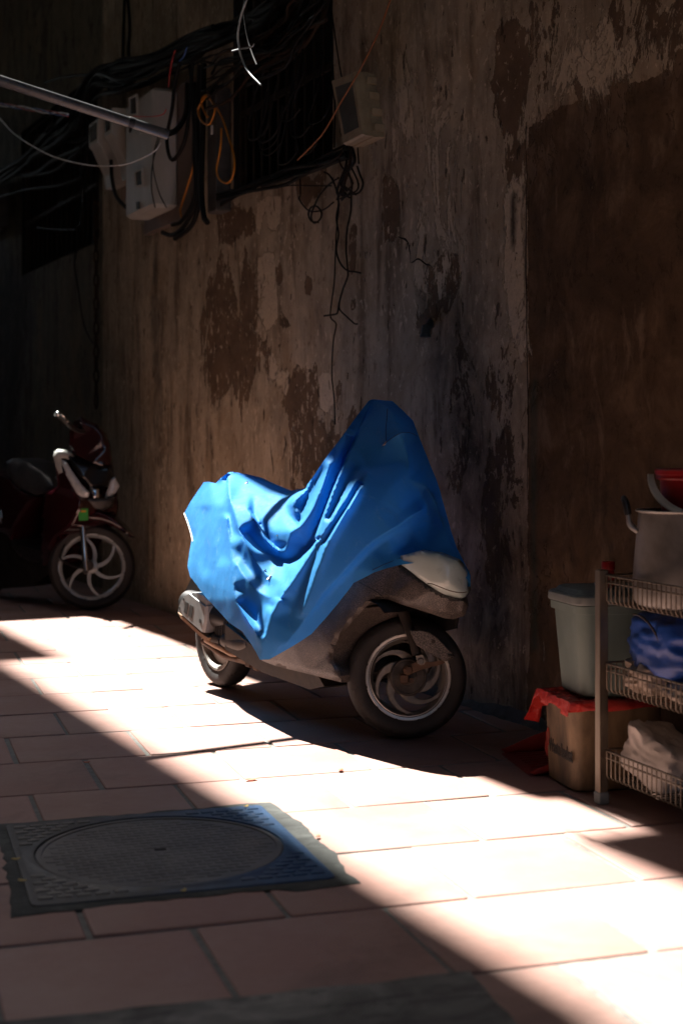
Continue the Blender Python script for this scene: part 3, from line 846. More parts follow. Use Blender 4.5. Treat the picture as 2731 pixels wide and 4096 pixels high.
# unseen slabs added so that sunlight falls through a slot into the alley
ZB = 5.3
def slab(mb, s0, s1, c0, c1, z0=ZB, z1=ZB + .16):
    mb.box(W((s0 + s1) / 2, (c0 + c1) / 2, (z0 + z1) / 2), ((s1 - s0) / 2, (c1 - c0) / 2, (z1 - z0) / 2), (WS, WN, V((0, 0, 1))))
SH, KC, MS = 3.29, .795, .62      # shift of the shade for a ledge 5.3 m up
S2, K2, Z2 = 6.2, 1.5, 10.0       # and for one 10 m up
mb = MB(); slab(mb, -5.0, 13, -.7, .525 + KC); mb.build('shade_overhang', M['concrete'], wall, smooth=0)
mb = MB(); slab(mb, -2.78, -2.15, .525 + KC + .002, .60 + KC, ZB + .01, ZB + .14); mb.build('shade_ledge', M['concrete'], wall, smooth=0)  # unseen ledge added to keep the sun off the tarpaulin front
mb = MB(); slab(mb, 1.6 - S2, 13, -.7, .745 + K2, Z2, Z2 + .16); mb.build('upper_shade_slab', M['concrete'], wall, smooth=0)  # unseen high slab added to cast the soft shade at the right
mb = MB(); slab(mb, -7.0, -5.003, -.7, .41 + KC); mb.build('shade_overhang', M['concrete'], wall2, smooth=0)
mb = MB(); slab(mb, 3.0, 13, -.25, -.05, -.02, ZB - .002)
mb.build('rear_wall_section', M['ochre'], wall, smooth=0)
mb = MB(); slab(mb, -18, -9.5, -.25, -.07, -.02, ZB - .002)
mb.build('far_wall_section', M['ochre'], wall2, smooth=0)
mb = MB(); slab(mb, -4.99, 13, -.72, -.36, -.02, ZB - .003)
mb.build('wall_core', M['dark'], wall, smooth=0)
mb = MB(); slab(mb, -4.99, 13, -.72, -.10, ZB + .165, 11)
mb.build('upper_wall', M['ochre'], wall, smooth=0)
mb = MB(); slab(mb, -18, -5.0, -.75, -.40, -.02, ZB - .003)
mb.build('wall_core', M['dark'], wall2, smooth=0)
opp = empty('facing_house', W(0, 3.5, 0), 'unseen dark brown house with a shading parapet on the near side of the alley', 'house')
mb = MB(); slab(mb, -18, 13, 3.5, 3.8, -.02, 13.9); mb.build('wall', M['ochre'], opp, smooth=0)
mb = MB(); slab(mb, -2.13 - 8.68, 13, 1.37 + 2.1, 3.8, 13.903, 14.1); mb.build('parapet', M['concrete'], opp, smooth=0)  # roof edge set this high to soften the border of the sunlit strip
mb = MB(); slab(mb, -18, -2.13 - 8.683, 1.08 + 2.1, 3.8, 13.903, 14.1); mb.build('parapet', M['concrete'], opp, smooth=0)
mb = MB(); slab(mb, -18.2, -18.003, -.7, 3.8, -.02, 4.3); mb.build('fill_block_wall', M['ochre'], opp, smooth=0)  # added wall, its height limits the sky light from the far end
mb = MB(); slab(mb, -18, -7.003, -.7, 3.497); mb.build('shade_deck', M['concrete'], opp, smooth=0)  # unseen cover added to end the sunlit strip near the red scooter
mb = MB(); slab(mb, 13.003, 13.2, -.7, 3.8, -.02, 3.0); mb.build('fill_block_wall', M['ochre'], opp, smooth=0)  # added behind the camera to cut the fill light
# ------------------------------------------------------------------ light and camera
w = bpy.data.worlds.new('World'); SC.world = w; w.use_nodes = True
nt = w.node_tree; bg = nt.nodes['Background']; sky = nt.nodes.new('ShaderNodeTexSky')
sky.sky_type = 'NISHITA'; sky.sun_disc = False
sd = (WS * -.62 + WN * .15 + V((0, 0, 1))).normalized()
sky.sun_elevation = math.asin(sd.z); sky.sun_rotation = math.atan2(sd.x, sd.y)
sky.air_density = 1.0; sky.dust_density = 2.0
nt.links.new(sky.outputs[0], bg.inputs[0]); bg.inputs[1].default_value = .06
sl = bpy.data.lights.new('sun', 'SUN'); sl.energy = 5.0; sl.angle = R(.6); sl.color = (1, .955, .89)
so = bpy.data.objects.new('sun', sl); COL.objects.link(so)
so.rotation_euler = sd.to_track_quat('Z', 'Y').to_euler(); so.location = (0, 0, 12)
cd = bpy.data.cameras.new('camera'); co = bpy.data.objects.new('camera', cd); COL.objects.link(co)
co.location = CAM; co.rotation_euler = (R(90), 0, 0)
cd.sensor_fit = 'VERTICAL'; cd.sensor_height = 36; cd.sensor_width = 24
cd.lens = FPX / 4096 * 36; cd.shift_y = -(2048 - HZ) / 4096; cd.clip_end = 900; cd.clip_start = .05
cd.dof.use_dof = True; cd.dof.focus_distance = 5.0; cd.dof.aperture_fstop = 2.8
SC.camera = co
SC.view_settings.view_transform = 'Standard'; SC.view_settings.look = 'None'
SC.view_settings.exposure = EXPO; SC.view_settings.gamma = 1
SC.cycles.use_denoising = True
SC.cycles.max_bounces = 10; SC.cycles.diffuse_bounces = 6; SC.cycles.sample_clamp_indirect = 6
SC.cycles.caustics_reflective = False; SC.cycles.caustics_refractive = False

# ================================================================== THE COVERED SCOOTER
BK = Frame((-.49, 5.98), (.534, -.846))
def bp(t, w, z): return BK.p(t, w, z)
sc = empty('motor_scooter', BK.matrix(), 'old grey speckled scooter with white nose half hidden under a blue tarpaulin', 'scooter')
def disc_axes(a):
    a = V(a).normalized(); e2 = (V((0, 0, 1)) - a * a.z).normalized(); e1 = e2.cross(a)
    return a, e1, e2
def tyre_mb(C, a, R_, wd, rin, n=144, groove=6):
    a, e1, e2 = disc_axes(a)
    prof = [(rin - .006, -.62), (rin + .004, -.80), (rin + (R_ - rin) * .35, -.98), (rin + (R_ - rin) * .62, -1.0), (R_ * .93, -.90), (R_ * .965, -.72), (R_ * .986, -.45), (R_ * .997, -.18), (R_, 0)]
    prof = prof + [(r, -h) for r, h in reversed(prof[:-1])]
    rings = []
    for k, (r, h) in enumerate(prof):
        ring = []
        for i in range(n):
            ang = 2 * math.pi * i / n; rr = r
            if abs(h) < .93 and groove and abs(h) > .1:
                ph = (i + int(abs(h) * groove * 1.6)) % (groove * 2 if h > 0 else groove * 2)
                if ph == (0 if h > 0 else groove): rr -= .006
            elif abs(h) <= .1 and groove: rr -= 0
            ring.append(C + a * (h * wd / 2) + (e1 * math.cos(ang) + e2 * math.sin(ang)) * rr)
        rings.append(ring)
    mb = MB(); mb.loft(rings); return mb
def rim_prof(r, wd):
    return [(r + .002, .5 * wd), (r - .002, .54 * wd), (r - .010, .52 * wd), (r - .013, .46 * wd), (r - .016, .47 * wd), (r - .019, .40 * wd), (r - .026, .25 * wd), (r - .030, 0), (r - .026, -.3 * wd), (r, -.5 * wd)]
def blades(mb, C, a, e1, e2, n, r0, r1, sweep, w0, w1, h, th, phase=0.0, rev=1):
    for k in range(n):
        b0 = phase + 2 * math.pi * k / n
        ins, out = [], []
        for i in range(9):
            f = i / 8
            r = r0 + (r1 - r0) * f
            ang = b0 + rev * sweep * f ** 1.35
            hw = (w0 + (w1 - w0) * f) / 2 / r
            for L, s_ in ((ins, -1), (out, 1)):
                L.append((r, ang + s_ * hw))
        P = lambda q, z: C + (e1 * math.cos(q[1]) + e2 * math.sin(q[1])) * q[0] + a * z
        bevel = th * .25
        rings = []
        for i in range(9):
            A, B = ins[i], out[i]
            m = lambda t: (A[0], A[1] + (B[1] - A[1]) * t)
            rings.append([P(m(0), h - th), P(m(0), h - bevel), P(m(.15), h), P(m(.85), h), P(m(1), h - bevel), P(m(1), h - th)])
        mb.loft(rings, True, True)
# --- front wheel, turned hard left so that its face looks at the lane
FC = at(1626, 2700, 4.925); FC.z = .207
FA = V((.105, -.98, .155)).normalized()
a, e1, e2 = disc_axes(FA)
mb = MB()
mb.lathe(FC, a, rim_prof(.147, .075), 96, e1, False, False)
blades(mb, FC, a, e1, e2, 6, .055, .124, 1.25, .050, .036, .030, .014, .35, 1)
fw = mb.build('front_wheel', M['alloy_dull'], sc)
mb = MB(); mb.lathe(FC, a, [(r, h) for r, h in rim_prof(.1475, .0765)[:5]], 96, e1, False, False); mb.build('rim', M['alloy'], fw)
tyre_mb(FC, FA, .208, .100, .145).build('tyre', M['rubber'], fw)
mb = MB(); mb.lathe(FC, a, [(.064, -.03), (.064, .036), (.061, .041), (.057, .041), (.055, .035), (.030, .034), (.028, .040), (.016, .041), (.014, .052), (.006, .054)], 48, e1, True, True)
mb.build('brake_hub', M['hub'], fw)
# --- rear wheel
RC = bp(0, 0, .203)
a, e1, e2 = disc_axes(BK.r)
mb = MB(); mb.lathe(RC, a, rim_prof(.135, .08), 64, e1, False, False)
mb.lathe(RC, a, [(.11, -.01), (.112, .015), (.05, .03), (.03, .04)], 48, e1, True, True)
rw = mb.build('rear_wheel', M['alloy_dull'], sc)
tyre_mb(RC, BK.r, .203, .092, .133).build('tyre', M['rubber'], rw)

# --- body side with the wheel arch; solid through to the far side
body = [(*p, w) for p, w in (((1050, 2592), .20), ((1130, 2520), .215), ((1230, 2455), .205), ((1330, 2375), .175), ((1420, 2285), .15), ((1510, 2232), .115), ((1604, 2222), .085))]
body += pw(cD, [(770, 150, .085), (940, 285, .075), (1100, 395, .055), (1220, 457, .02), (1380, 494, -.035), (1432, 478, -.06), (1452, 560, -.065), (1405, 668, -.055), (1300, 700, -.035), (1200, 690, -.005), (1000, 622, .045), (800, 562, .085), (640, 503, .11), (590, 497, .118), (540, 500, .125), (495, 515, .132), (450, 541, .137), (380, 610, .146), (280, 720, .158), (170, 850, .172), (118, 925, .178), (88, 1000, .182), (80, 1060, .184), (84, 1110, .185), (100, 1155, .186), (150, 1230, .187), (165, 1275, .187), (160, 1330, .185)])
body += pw(c4, [(865, 1424, .18), (790, 1405, .18), (700, 1382, .18), (600, 1358, .18), (540, 1342, .175), (480, 1318, .175)])
def m_speck():
    m, nt, b = newmat('dusty_speckled_grey_plastic')
    vec = tex(nt); f = noi(nt, vec, 330, 2, .5); g = noi(nt, vec, 3.2, 6, .6, .6); h = noi(nt, vec, 14, 8, .7)
    sp = ramp(nt, math_(nt, 'ADD', f, math_(nt, 'MULTIPLY', math_(nt, 'SUBTRACT', h, .5), .25)), ((.42, (.014, .013, .0125)), (.67, (.16, .138, .122))))
    wear = ramp(nt, math_(nt, 'ADD', g, math_(nt, 'MULTIPLY', math_(nt, 'SUBTRACT', h, .5), .4)), ((.35, (.15, .15, .15)), (.62, (1, 1, 1))))
    c = mixc(nt, wear, (.030, .026, .024), sp)
    nt.links.new(c, b.inputs['Base Color']); b.inputs['Roughness'].default_value = .5
    bump(nt, b, f, .2, .001)
    return m
speck = m_speck()
mb = solid(BK, body, lambda t, w, z: (t - .12 * max(0, min(1, (t - 1.25) / .2)), min(-w, w - .1) if t < 1.3 else w - .08, z), 14, dome=.02, dome_px=22)
bd = mb.build('body_panel', speck, sc, smooth=45)
# panel seam and blistered paint
mb = MB(); mb.tube([BK.hit(*cD(340, 325), .168), BK.hit(*cD(450, 385), .163), BK.hit(*cD(540, 440), .153), BK.hit(*cD(592, 492), .137)], .0016, 5, 4)
mb.build('seam', M['welldark'], bd)
# inner wheel well and underside
mb = MB()
arch = [(1.00, .15), (1.03, .22), (1.06, .33), (1.13, .43), (1.22, .475), (1.31, .485), (1.38, .475), (1.42, .45)]
mb.loft([[bp(t, .15, z + .004) for t, z in arch], [bp(t, -.155, z + .004) for t, z in arch]], closed=False)
mb.prism([bp(t, -.155, z + .003) for t, z in arch] + [bp(1.40, -.155, .38), bp(1.2, -.155, .33), bp(1.08, -.155, .22)], BK.r * -.01)
mb.build('wheel_well', M['welldark'], sc, smooth=30)
mb = MB()
mb.prism([bp(t, .155, z) for t, z in ((.30, .30), (.55, .235), (1.0, .20), (1.05, .16), (.95, .135), (.60, .15), (.30, .20))], BK.r * -.31)
mb.build('underbody', M['darkmetal'], sc, smooth=0)
# white nose cap
nose = pw(cD, [(770, 150, .09), (760, 60, .10), (960, 10, .075), (1150, 40, .045), (1330, 110, -.005), (1430, 230, -.055), (1437, 330, -.062), (1439, 430, -.062), (1412, 476, -.052), (1380, 492, -.035), (1310, 481, -.01), (1220, 456, .02), (1160, 428, .04), (1100, 392, .055), (1020, 340, .068), (940, 282, .078), (860, 215, .085)])
nose_d = [(u, v, w) for u, v, w in nose]
mb = solid(BK, nose_d, lambda t, w, z: (t - .05, w - .05, z), 10, pts=pw(cD, [(1150, 250, .052), (1250, 320, .03), (1000, 180, .072), (1330, 380, .0)]), dome=.016, dome_px=44, smooth_it=6)
nz = mb.build('nose_cap', M['nosewhite'], sc, smooth=60)
mb = MB()
pl = [BK.hit(*cD(*q[:2]), q[2]) - ray(*cD(*q[:2])) * .0145 for q in ((1035, 337, .075), (1080, 343, .070), (1150, 370, .058), (1240, 405, .042), (1320, 425, .02), (1385, 431, -.005), (1428, 424, -.03))]
mb.tube(pl, .0016, 5, 6); mb.build('panel_line', M['rust'], nz)
# fork, clevis, link arm and the leg shroud
mb = MB(); mb.tube([at(*cD(740, 480), 4.90), at(*cD(800, 660), 4.88), at(*cD(890, 900), 4.855), at(*cD(925, 1060), 4.84)], [.020, .019, .017, .0165], 16)
fk = mb.build('fork', M['darkmetal'], sc)
mb = MB(); p0 = at(*cD(955, 1085), 4.825)
mb.prism([at(*cD(*q), 4.815) for q in ((915, 1070), (990, 1065), (1015, 1130), (1000, 1160), (965, 1168), (930, 1150))], ray(1700, 2640) * .03)
mb.lathe(at(*cD(965, 1125), 4.812), FA, [(.011, -.01), (.011, .003), (.008, .006)], 16)
mb.build('clevis', M['alloy_dull'], fk)
mb = MB()
la = [(800, 1205), (850, 1165), (900, 1140), (1000, 1135), (1190, 1120), (1215, 1142), (1150, 1165), (960, 1215), (880, 1250), (830, 1268), (800, 1250)]
mb.prism([at(*cD(*q), 4.825) for q in la], ray(1640, 2670) * .022)
mb.lathe(at(*cD(838, 1215), 4.825), FA, [(.017, -.012), (.017, .004), (.013, .007), (.012, .014), (.006, .016)], 6)
mb.box(at(*cD(800, 1300), 4.85), (.014, .012, .016), None, .004)
mb.lathe(at(*cD(868, 1320), 4.85), FA, [(.009, -.01), (.009, .006)], 10)
mb.build('link_arm', M['rust'], sc, smooth=30)
sh = [(858, 812), (950, 805), (1050, 828), (1130, 885), (1200, 955), (1260, 1020), (1304, 1058), (1306, 1085), (1280, 1100), (1222, 1126), (1190, 1118), (1120, 1082), (1020, 1025), (925, 965), (895, 915), (870, 860)]
mb = MB()
o3 = [at(*cD(x, y), 4.80 - .0002 * (1090 - x) * .2) for x, y in sh]
rr_ = ray(1730, 2590)
cen = sum(o3, V((0, 0, 0))) / len(o3)
mb.loft([[p + rr_ * .045 for p in o3], [p + rr_ * .006 for p in o3], [cen + (p - cen) * .93 for p in o3]], True, True)
mb.build('fork_shroud', speck, sc, smooth=35)
mb = MB()
for q, r in (((1090, 927), .0065), ((1285, 1075), .006), ((1252, 1068), .004)):
    mb = MB(); mb.lathe(at(*cD(*q), 4.802), V((0, -1, 0)), [(r, -.01), (r, .004), (r * .7, .006)], 10)
    mb.build('bolt', M['darkmetal'], sc)
# --- rear: silencer, its guard, exhaust pipe, engine
W0 = .17
mf = MB()
tl, tr, br, bl = BK.hit(*cC(92, 738), W0), BK.hit(*cC(322, 852), W0), BK.hit(*cC(286, 1135), W0), BK.hit(*cC(28, 892), W0)
gd = [BK.hit(*cC(x, y), W0) for x, y in ((92, 738), (150, 712), (325, 850), (312, 1010), (288, 1130), (160, 1020), (70, 940), (28, 905), (30, 870), (60, 790))]
IN = BK.r * -1
mf.loft([[p + IN * .10 for p in gd], [p + IN * .012 for p in gd], [sum(gd, V((0, 0, 0))) / len(gd) * .05 + p * .95 for p in gd]], True, True)
mu = mf.build('silencer_guard', M['muffgrey'], sc, smooth=30)
mb = MB()
for q in ([(112, 800), (140, 815), (122, 935), (92, 910)], [(160, 830), (190, 850), (172, 975), (138, 945)]):
    mb = MB(); mb.prism([BK.hit(*cC(x, y), W0 + .0015) for x, y in q], IN * .006); mb.build('slot', M['welldark'], mu, smooth=0)
for x, y, r in ((88, 775, .006), (45, 870, .007), (262, 1003, .009)):
    mb = MB(); mb.lathe(BK.hit(*cC(x, y), W0 + .002), BK.r, [(r, -.008), (r, 0)], 14); mb.build('screw_hole', M['welldark'], mu, smooth=0)
mb = MB()
tube_c = [bp(-.13, .10, .345), bp(.0, .10, .335), bp(.12, .10, .325), bp(.24, .09, .305)]
mb.tube(tube_c, [.052, .060, .062, .040], 20)
mb.build('silencer', M['blackplastic'], sc)
top = [BK.hit(*cC(x, y), W0 - .004) for x, y in ((165, 706), (240, 712), (300, 742), (342, 790), (326, 846))]
mb = MB(); mb.prism(top, IN * .075); mb.build('silencer_top_shield', M['muffgrey'], sc, smooth=20)
und = [BK.hit(*cC(x, y), W0 - .012) for x, y in ((28, 912), (290, 1145), (345, 1180), (330, 1215), (285, 1185), (60, 975))]
mb = MB(); mb.prism(und, IN * .05); mb.build('silencer_underside', M['pipe_rust'], sc, smooth=20)
mb = MB(); mb.tube([BK.hit(*cC(x, y), w) for x, y, w in ((335, 1195, .13), (420, 1245, .13), (510, 1295, .13), (590, 1340, .125), (660, 1352, .12), (730, 1335, .11), (800, 1305, .10), (880, 1280, .09))], [.016, .015, .013, .013, .013, .0125, .0125, .012], 14, 5)
mb.build('exhaust_pipe', M['pipe_rust'], sc)
mb = MB()
mb.tube([BK.hit(*cC(x, y), w) for x, y, w in ((300, 1215, .09), (400, 1285, .10), (520, 1365, .11), (620, 1395, .12), (740, 1425, .12), (840, 1455, .12), (930, 1440, .12))], .013, 10, 4)
mb.tube([BK.hit(*cC(x, y), .13) for x, y in ((680, 1395), (780, 1420), (840, 1450))], [.014, .016, .010], 8)
mb.box(BK.hit(*cC(790, 1430), .135), (.018, .016, .02), (BK.h, BK.r, V((0, 0, 1))), .004)
mb.box(BK.hit(*cC(880, 1400), .13), (.020, .02, .045), (BK.h, BK.r, V((0, 0, 1))), .006)
mb.tube([BK.hit(*cC(860, 1460), .12), bp(.78, .10, .17), bp(.95, .10, .155)], .014, 8)
mb.tube([BK.hit(*cC(845, 1330), .14), BK.hit(*cC(900, 1420), .14), BK.hit(*cC(930, 1480), .13)], .010, 8)
mb.build('centre_stand', M['rust'], sc, smooth=40)
mb = MB()
ec = BK.hit(*cC(560, 1110), .10)
mb.lathe(ec, BK.r, [(.085, -.14), (.088, .0), (.080, .02), (.070, .024)], 32, None, True, True)
mb.box(bp(.30, 0, .30), (.20, .07, .075), (BK.h, BK.r, V((0, 0, 1))), .02)
mb.tube([bp(.16, .06, .27), bp(.34, .07, .265), bp(.52, .06, .26)], [.05, .058, .05], 18)
en = mb.build('engine', M['darkmetal'], sc)
mb = MB()
for k in range(-4, 5):
    hh = math.sqrt(max(0, .064 ** 2 - (k * .014) ** 2))
    mb.box(ec + BK.r * .026 + BK.h * (k * .014), (.0025, .004, hh), (BK.h, BK.r, V((0, 0, 1))))
mb.build('fan_grille', M['blackplastic'], en, smooth=0)
mb = MB()
mb.tube([BK.hit(*cC(535, 1205), .12), BK.hit(*cC(620, 1235), .125), BK.hit(*cC(720, 1250), .13), BK.hit(*cC(800, 1240), .13)], [.028, .033, .033, .028], 18, 3)
mb.tube([BK.hit(*cC(380, 1175), .10), BK.hit(*cC(440, 1205), .115), BK.hit(*cC(500, 1215), .12)], [.026, .030, .02], 12)
mb.tube([BK.hit(*cC(370, 1160), .13), BK.hit(*cC(430, 1190), .13), BK.hit(*cC(490, 1235), .13)], .006, 8)
mb.build('air_duct', M['hub'], sc)
mb = solid(BK, pw(cC, [(560, 1020, .135), (700, 1080, .14), (860, 1200, .14), (850, 1260, .14), (760, 1225, .14), (680, 1190, .14), (610, 1150, .14), (585, 1100, .14)]), lambda t, w, z: (t, w - .03, z), 12, dome=.01, dome_px=12)
mb.build('side_cover', speck, sc)
flap = [BK.hit(*cC(x, y), .02) for x, y in ((168, 560), (280, 600), (300, 720), (250, 760), (110, 722), (108, 690))]
mb = MB(); mb.prism(flap, BK.r * -.04); mb.build('mudguard', M['blackplastic'], sc, smooth=0)
# simple hidden core that carries the cover: seat, tail, leg shield and handlebar
mb = MB()
mb.prism([bp(t, .06, z) for t, z in ((-.08, .62), (.02, .76), (.10, .78), (.40, .66), (.50, .60), (.50, .40), (-.02, .42))], BK.r * -.20)
mb.build('seat_base', M['blackplastic'], sc, smooth=0)
mb = MB(); mb.prism([bp(t, .06, z) for t, z in ((1.08, .22), (1.06, .85), (1.14, .98), (1.20, .85), (1.32, .62), (1.27, .50), (1.14, .42))], BK.r * -.17)
mb.build('steering_column', M['blackplastic'], sc, smooth=0)
mb = MB(); mb.tube([bp(1.13, .04, .97), bp(1.09, 0, 1.0), bp(1.05, -.10, 1.0)], .016, 10, 4)
mb.build('handlebar', M['blackplastic'], sc)

# ================================================================== THE BLUE TARPAULIN
TO = [(738, 2054, -.02), (760, 2012, .0), (815, 1929, .04), (835, 1927, .06), (865, 1933, .07), (885, 1913, .07), (909, 1893, .06), (922, 1888, .04), (937, 1888, .02), (985, 1896, -.06), (1044, 1910, -.13), (1105, 1938, -.15), (1165, 1963, -.15), (1220, 1952, -.1),
      (1247, 1914, .17), (1296, 1843, .18), (1340, 1783, .15), (1392, 1714, .11), (1435, 1655, .05), (1472, 1605, .01), (1482, 1599, -.0), (1495, 1597, -.02), (1530, 1601, -.07), (1568, 1604, -.12), (1610, 1641, -.14), (1651, 1683, -.15), (1678, 1752, -.15), (1713, 1846, -.15), (1758, 1962, -.14), (1789, 2073, -.13), (1823, 2185, -.105), (1849, 2239, -.09), (1879, 2303, -.07), (1880, 2346, -.055),
      (1866, 2318, -.050), (1854, 2303, -.042), (1826, 2283, -.012), (1755, 2261, .035), (1682, 2248, .078), (1604, 2259, .112), (1550, 2272, .137), (1498, 2289, .155), (1415, 2332, .185), (1399, 2354, .19), (1347, 2421, .21), (1300, 2477, .225), (1247, 2536, .245), (1189, 2574, .27), (1077, 2638, .305), (1041, 2639, .31), (1014, 2594, .30), (968, 2525, .29), (918, 2490, .28), (832, 2398, .25), (761, 2307, .19), (752, 2268, .17), (757, 2215, .14), (769, 2142, .09), (755, 2100, .04)]
cH = crop(700, 1560, .829)
def F(pts, crisp=True, cr=None): return ([(*cr(*p[:2]), p[2]) if cr else p for p in pts], crisp)
TL = [
    F([(937, 1888, .02), (1010, 1917, -.01), (1107, 1955, -.02), (1160, 1978, .0)], False),
    F([(1247, 1914, .17), (1228, 1950, .195), (1200, 1982, .20), (1171, 2013, .20), (1186, 2052, .19), (1201, 2080, .17)]),
    F([(1165, 1985, .02), (1158, 2020, .06), (1165, 2060, .10), (1185, 2100, .14)], False),
    # seat side: hanging edge, shadowed tuck
    F([(350, 575, .19), (400, 640, .205), (440, 720, .215), (495, 772, .215)], True, cH),
    F([(372, 592, .135), (430, 680, .14), (480, 745, .15), (510, 760, .17)], False, cH),
    F([(1062, 2085, .165), (1095, 2150, .185), (1111, 2200, .19)], False),
    # folds of the peak
    F([(1320, 1855, .19), (1289, 1948, .225), (1250, 2030, .245), (1210, 2095, .25), (1171, 2126, .24), (1140, 2203, .215)]),
    F([(1280, 1900, .16), (1255, 1935, .155), (1232, 2000, .15), (1212, 2060, .16)], False),
    F([(1468, 1631, -.02), (1396, 1792, .06), (1334, 1931, .135), (1289, 2042, .18), (1258, 2118, .195), (1225, 2180, .18)]),
    F([(1455, 1630, .025), (1380, 1780, .12), (1320, 1905, .185), (1272, 2040, .228), (1228, 2125, .225)], False),
    F([(1474, 1618, .0), (1410, 1783, .115), (1352, 1917, .195), (1303, 2051, .25), (1258, 2185, .275), (1197, 2284, .30), (1125, 2387, .322), (1086, 2458, .33), (1056, 2567, .33), (1041, 2639, .31)]),
    F([(1425, 1924, .165), (1379, 1998, .22), (1307, 2109, .27), (1275, 2165, .278)]),
    F([(1406, 1890, .125), (1370, 1980, .18), (1318, 2075, .23)], False),
    F([(1446, 1935, .125), (1400, 2010, .185), (1345, 2095, .235), (1300, 2165, .258)], False),
    F([(1472, 1890, .135), (1414, 1993, .225), (1350, 2100, .272), (1312, 2169, .288), (1283, 2250, .292), (1266, 2291, .292), (1217, 2429, .296), (1197, 2475, .285)]),
    F([(1490, 1908, .128), (1440, 2005, .190), (1378, 2112, .240), (1342, 2182, .257), (1310, 2260, .268), (1290, 2330, .268)], False),
    F([(1282, 2180, .262), (1240, 2270, .268), (1200, 2360, .280), (1160, 2450, .288)], False),
    # overlapping edge low on the front
    F([(1687, 2038, .015), (1588, 2105, .105), (1490, 2167, .168), (1414, 2243, .215), (1372, 2290, .233), (1300, 2366, .258), (1220, 2480, .280), (1150, 2570, .302)]),
    F([(1691, 2054, -.015), (1595, 2122, .078), (1498, 2184, .140), (1422, 2260, .188), (1380, 2306, .208), (1308, 2382, .236), (1228, 2496, .266)], False),
    F([(1704, 1948, -.03), (1736, 2006, -.035), (1780, 2131, -.055), (1812, 2195, -.065)]),
    F([(1684, 1960, -.045), (1698, 2010, -.05), (1724, 2090, -.058)], False),
    F([(1495, 1597, -.02), (1553, 1631, -.005), (1588, 1665, -.01), (1646, 1690, -.10)]),
    F([(1541, 1765, .055), (1477, 1881, .095)], False),
    F([(1530, 1779, .058), (1570, 1750, .05), (1611, 1730, .03), (1651, 1734, -.05), (1673, 1747, -.12)]),
    F([(1611, 1742, .022), (1630, 1830, .012), (1640, 1930, .015)]),
    # tail: the long fold from the hump into the lower pocket
    F([(255, 410, .05), (262, 500, .165), (280, 580, .215), (310, 668, .245), (345, 745, .258), (395, 830, .258), (445, 893, .250), (470, 905, .245)], True, cH),
    F([(247, 425, .04), (250, 510, .135), (262, 600, .185), (285, 690, .22)], False, cH),
    F([(330, 690, .19), (420, 765, .17), (500, 805, .165), (560, 820, .17), (640, 765, .19), (690, 720, .185)], False, cH),
    F([(300, 845, .295), (330, 890, .297), (370, 940, .295), (410, 975, .290), (460, 1000, .288), (515, 1000, .305)], True, cH),
    F([(315, 790, .255), (350, 850, .25), (400, 910, .252), (450, 948, .254), (530, 930, .268)], False, cH),
    F([(300, 960, .300), (400, 1020, .288), (470, 1045, .290)], False, cH),
    F([(315, 1030, .292), (370, 1090, .272), (420, 1150, .282)], False, cH),
    F([(250, 620, .232), (268, 760, .268), (275, 850, .295), (284, 930, .312), (292, 1000, .322), (330, 1075, .328), (400, 1190, .335), (418, 1228, .333)], True, cH),
    F([(230, 600, .175), (226, 700, .205), (232, 800, .238)], False, cH),
    F([(190, 560, .165), (183, 690, .21), (190, 830, .245), (215, 950, .28)], False, cH),
    F([(150, 580, .12), (140, 720, .17), (150, 860, .215)], False, cH),
    F([(110, 560, .10), (100, 700, .155), (105, 840, .205), (140, 930, .24)], False, cH),
]
TP = [(1010, 1970, .07), (1080, 2030, .10), (1120, 2060, .11), (1120, 1990, .05), (960, 1965, .09), (1560, 1950, .10), (1620, 1850, .01), (1500, 2040, .155), (1600, 2050, .08), (1620, 2190, .05), (1700, 2190, .01), (1560, 2220, .11), (1760, 2210, -.02), (1650, 2120, .03), (1750, 2100, -.06), (1700, 1850, -.12), (1600, 1640, -.09), (1100, 2235, .17)]
dof = lambda u, v, w: 1 / BK.hit(u, v, w).y
TL = [([tuple(q) for q in spline(l, 5)] if len(l) > 2 else l, c) for l, c in TL]
p3, T, rim, A2 = sheet(TO, TL, TP, dof, 5.0, 1, relief=.85)
# crumpling: small creases pushed along the view of the cloth's own thickness
q3 = []
for i, p in enumerate(p3):
    t, w_, z = BK.loc(p)
    n1 = noise.noise(V((t * 7, w_ * 7, z * 5)))
    n2 = 1 - abs(noise.noise(V((t * 16 + 3, w_ * 16, z * 9)))) * 2
    q3.append(p + BK.r * (.003 * n1 + .0012 * n2))
p3 = q3
mb = MB(); mb.add(p3, T)
# far side: from the top outline down to the hem beyond
n = len(rim)
rp = [p3[i] for i in rim]
ru = [(A2[i][0], A2[i][1]) for i in rim]
i0 = 0
i1 = min(range(n), key=lambda k: abs(ru[k][0] - 1880) + abs(ru[k][1] - 2346))
chain = list(range(i0, i1 + 1))
STEPS = 14
cols = []
for c_, k in enumerate(chain):
    t, w_, z = BK.loc(rp[k])
    hem = .46 + .10 * math.sin(t * 5) if t < 1.0 else .50
    if .3 < t < 1.05: hem = .30 + .5 * abs(t - .75)
    hem = min(hem, z - .02)
    col = []
    for j in range(1, STEPS + 1):
        f = j / STEPS
        wt = -.24 - .04 * math.sin(t * 9)
        if t > 1.2: wt = wt + (w_ - .04 - wt) * min(1, (t - 1.2) / .15)
        ww = w_ + (wt - w_) * (1 - (1 - f) ** 2.6) + .012 * math.sin(t * 23 + j * .4) * f
        tt = t + (.02 * math.sin(j * .9 + t * 11)) * f * (1 if t < 1.4 else 0)
        if t > 1.3: tt = t - .22 * f
        zz = z + (hem - z) * f ** 1.25
        mb.v.append(bp(tt, ww, zz)); col.append(len(mb.v) - 1)
    cols.append([rim[k]] + col)
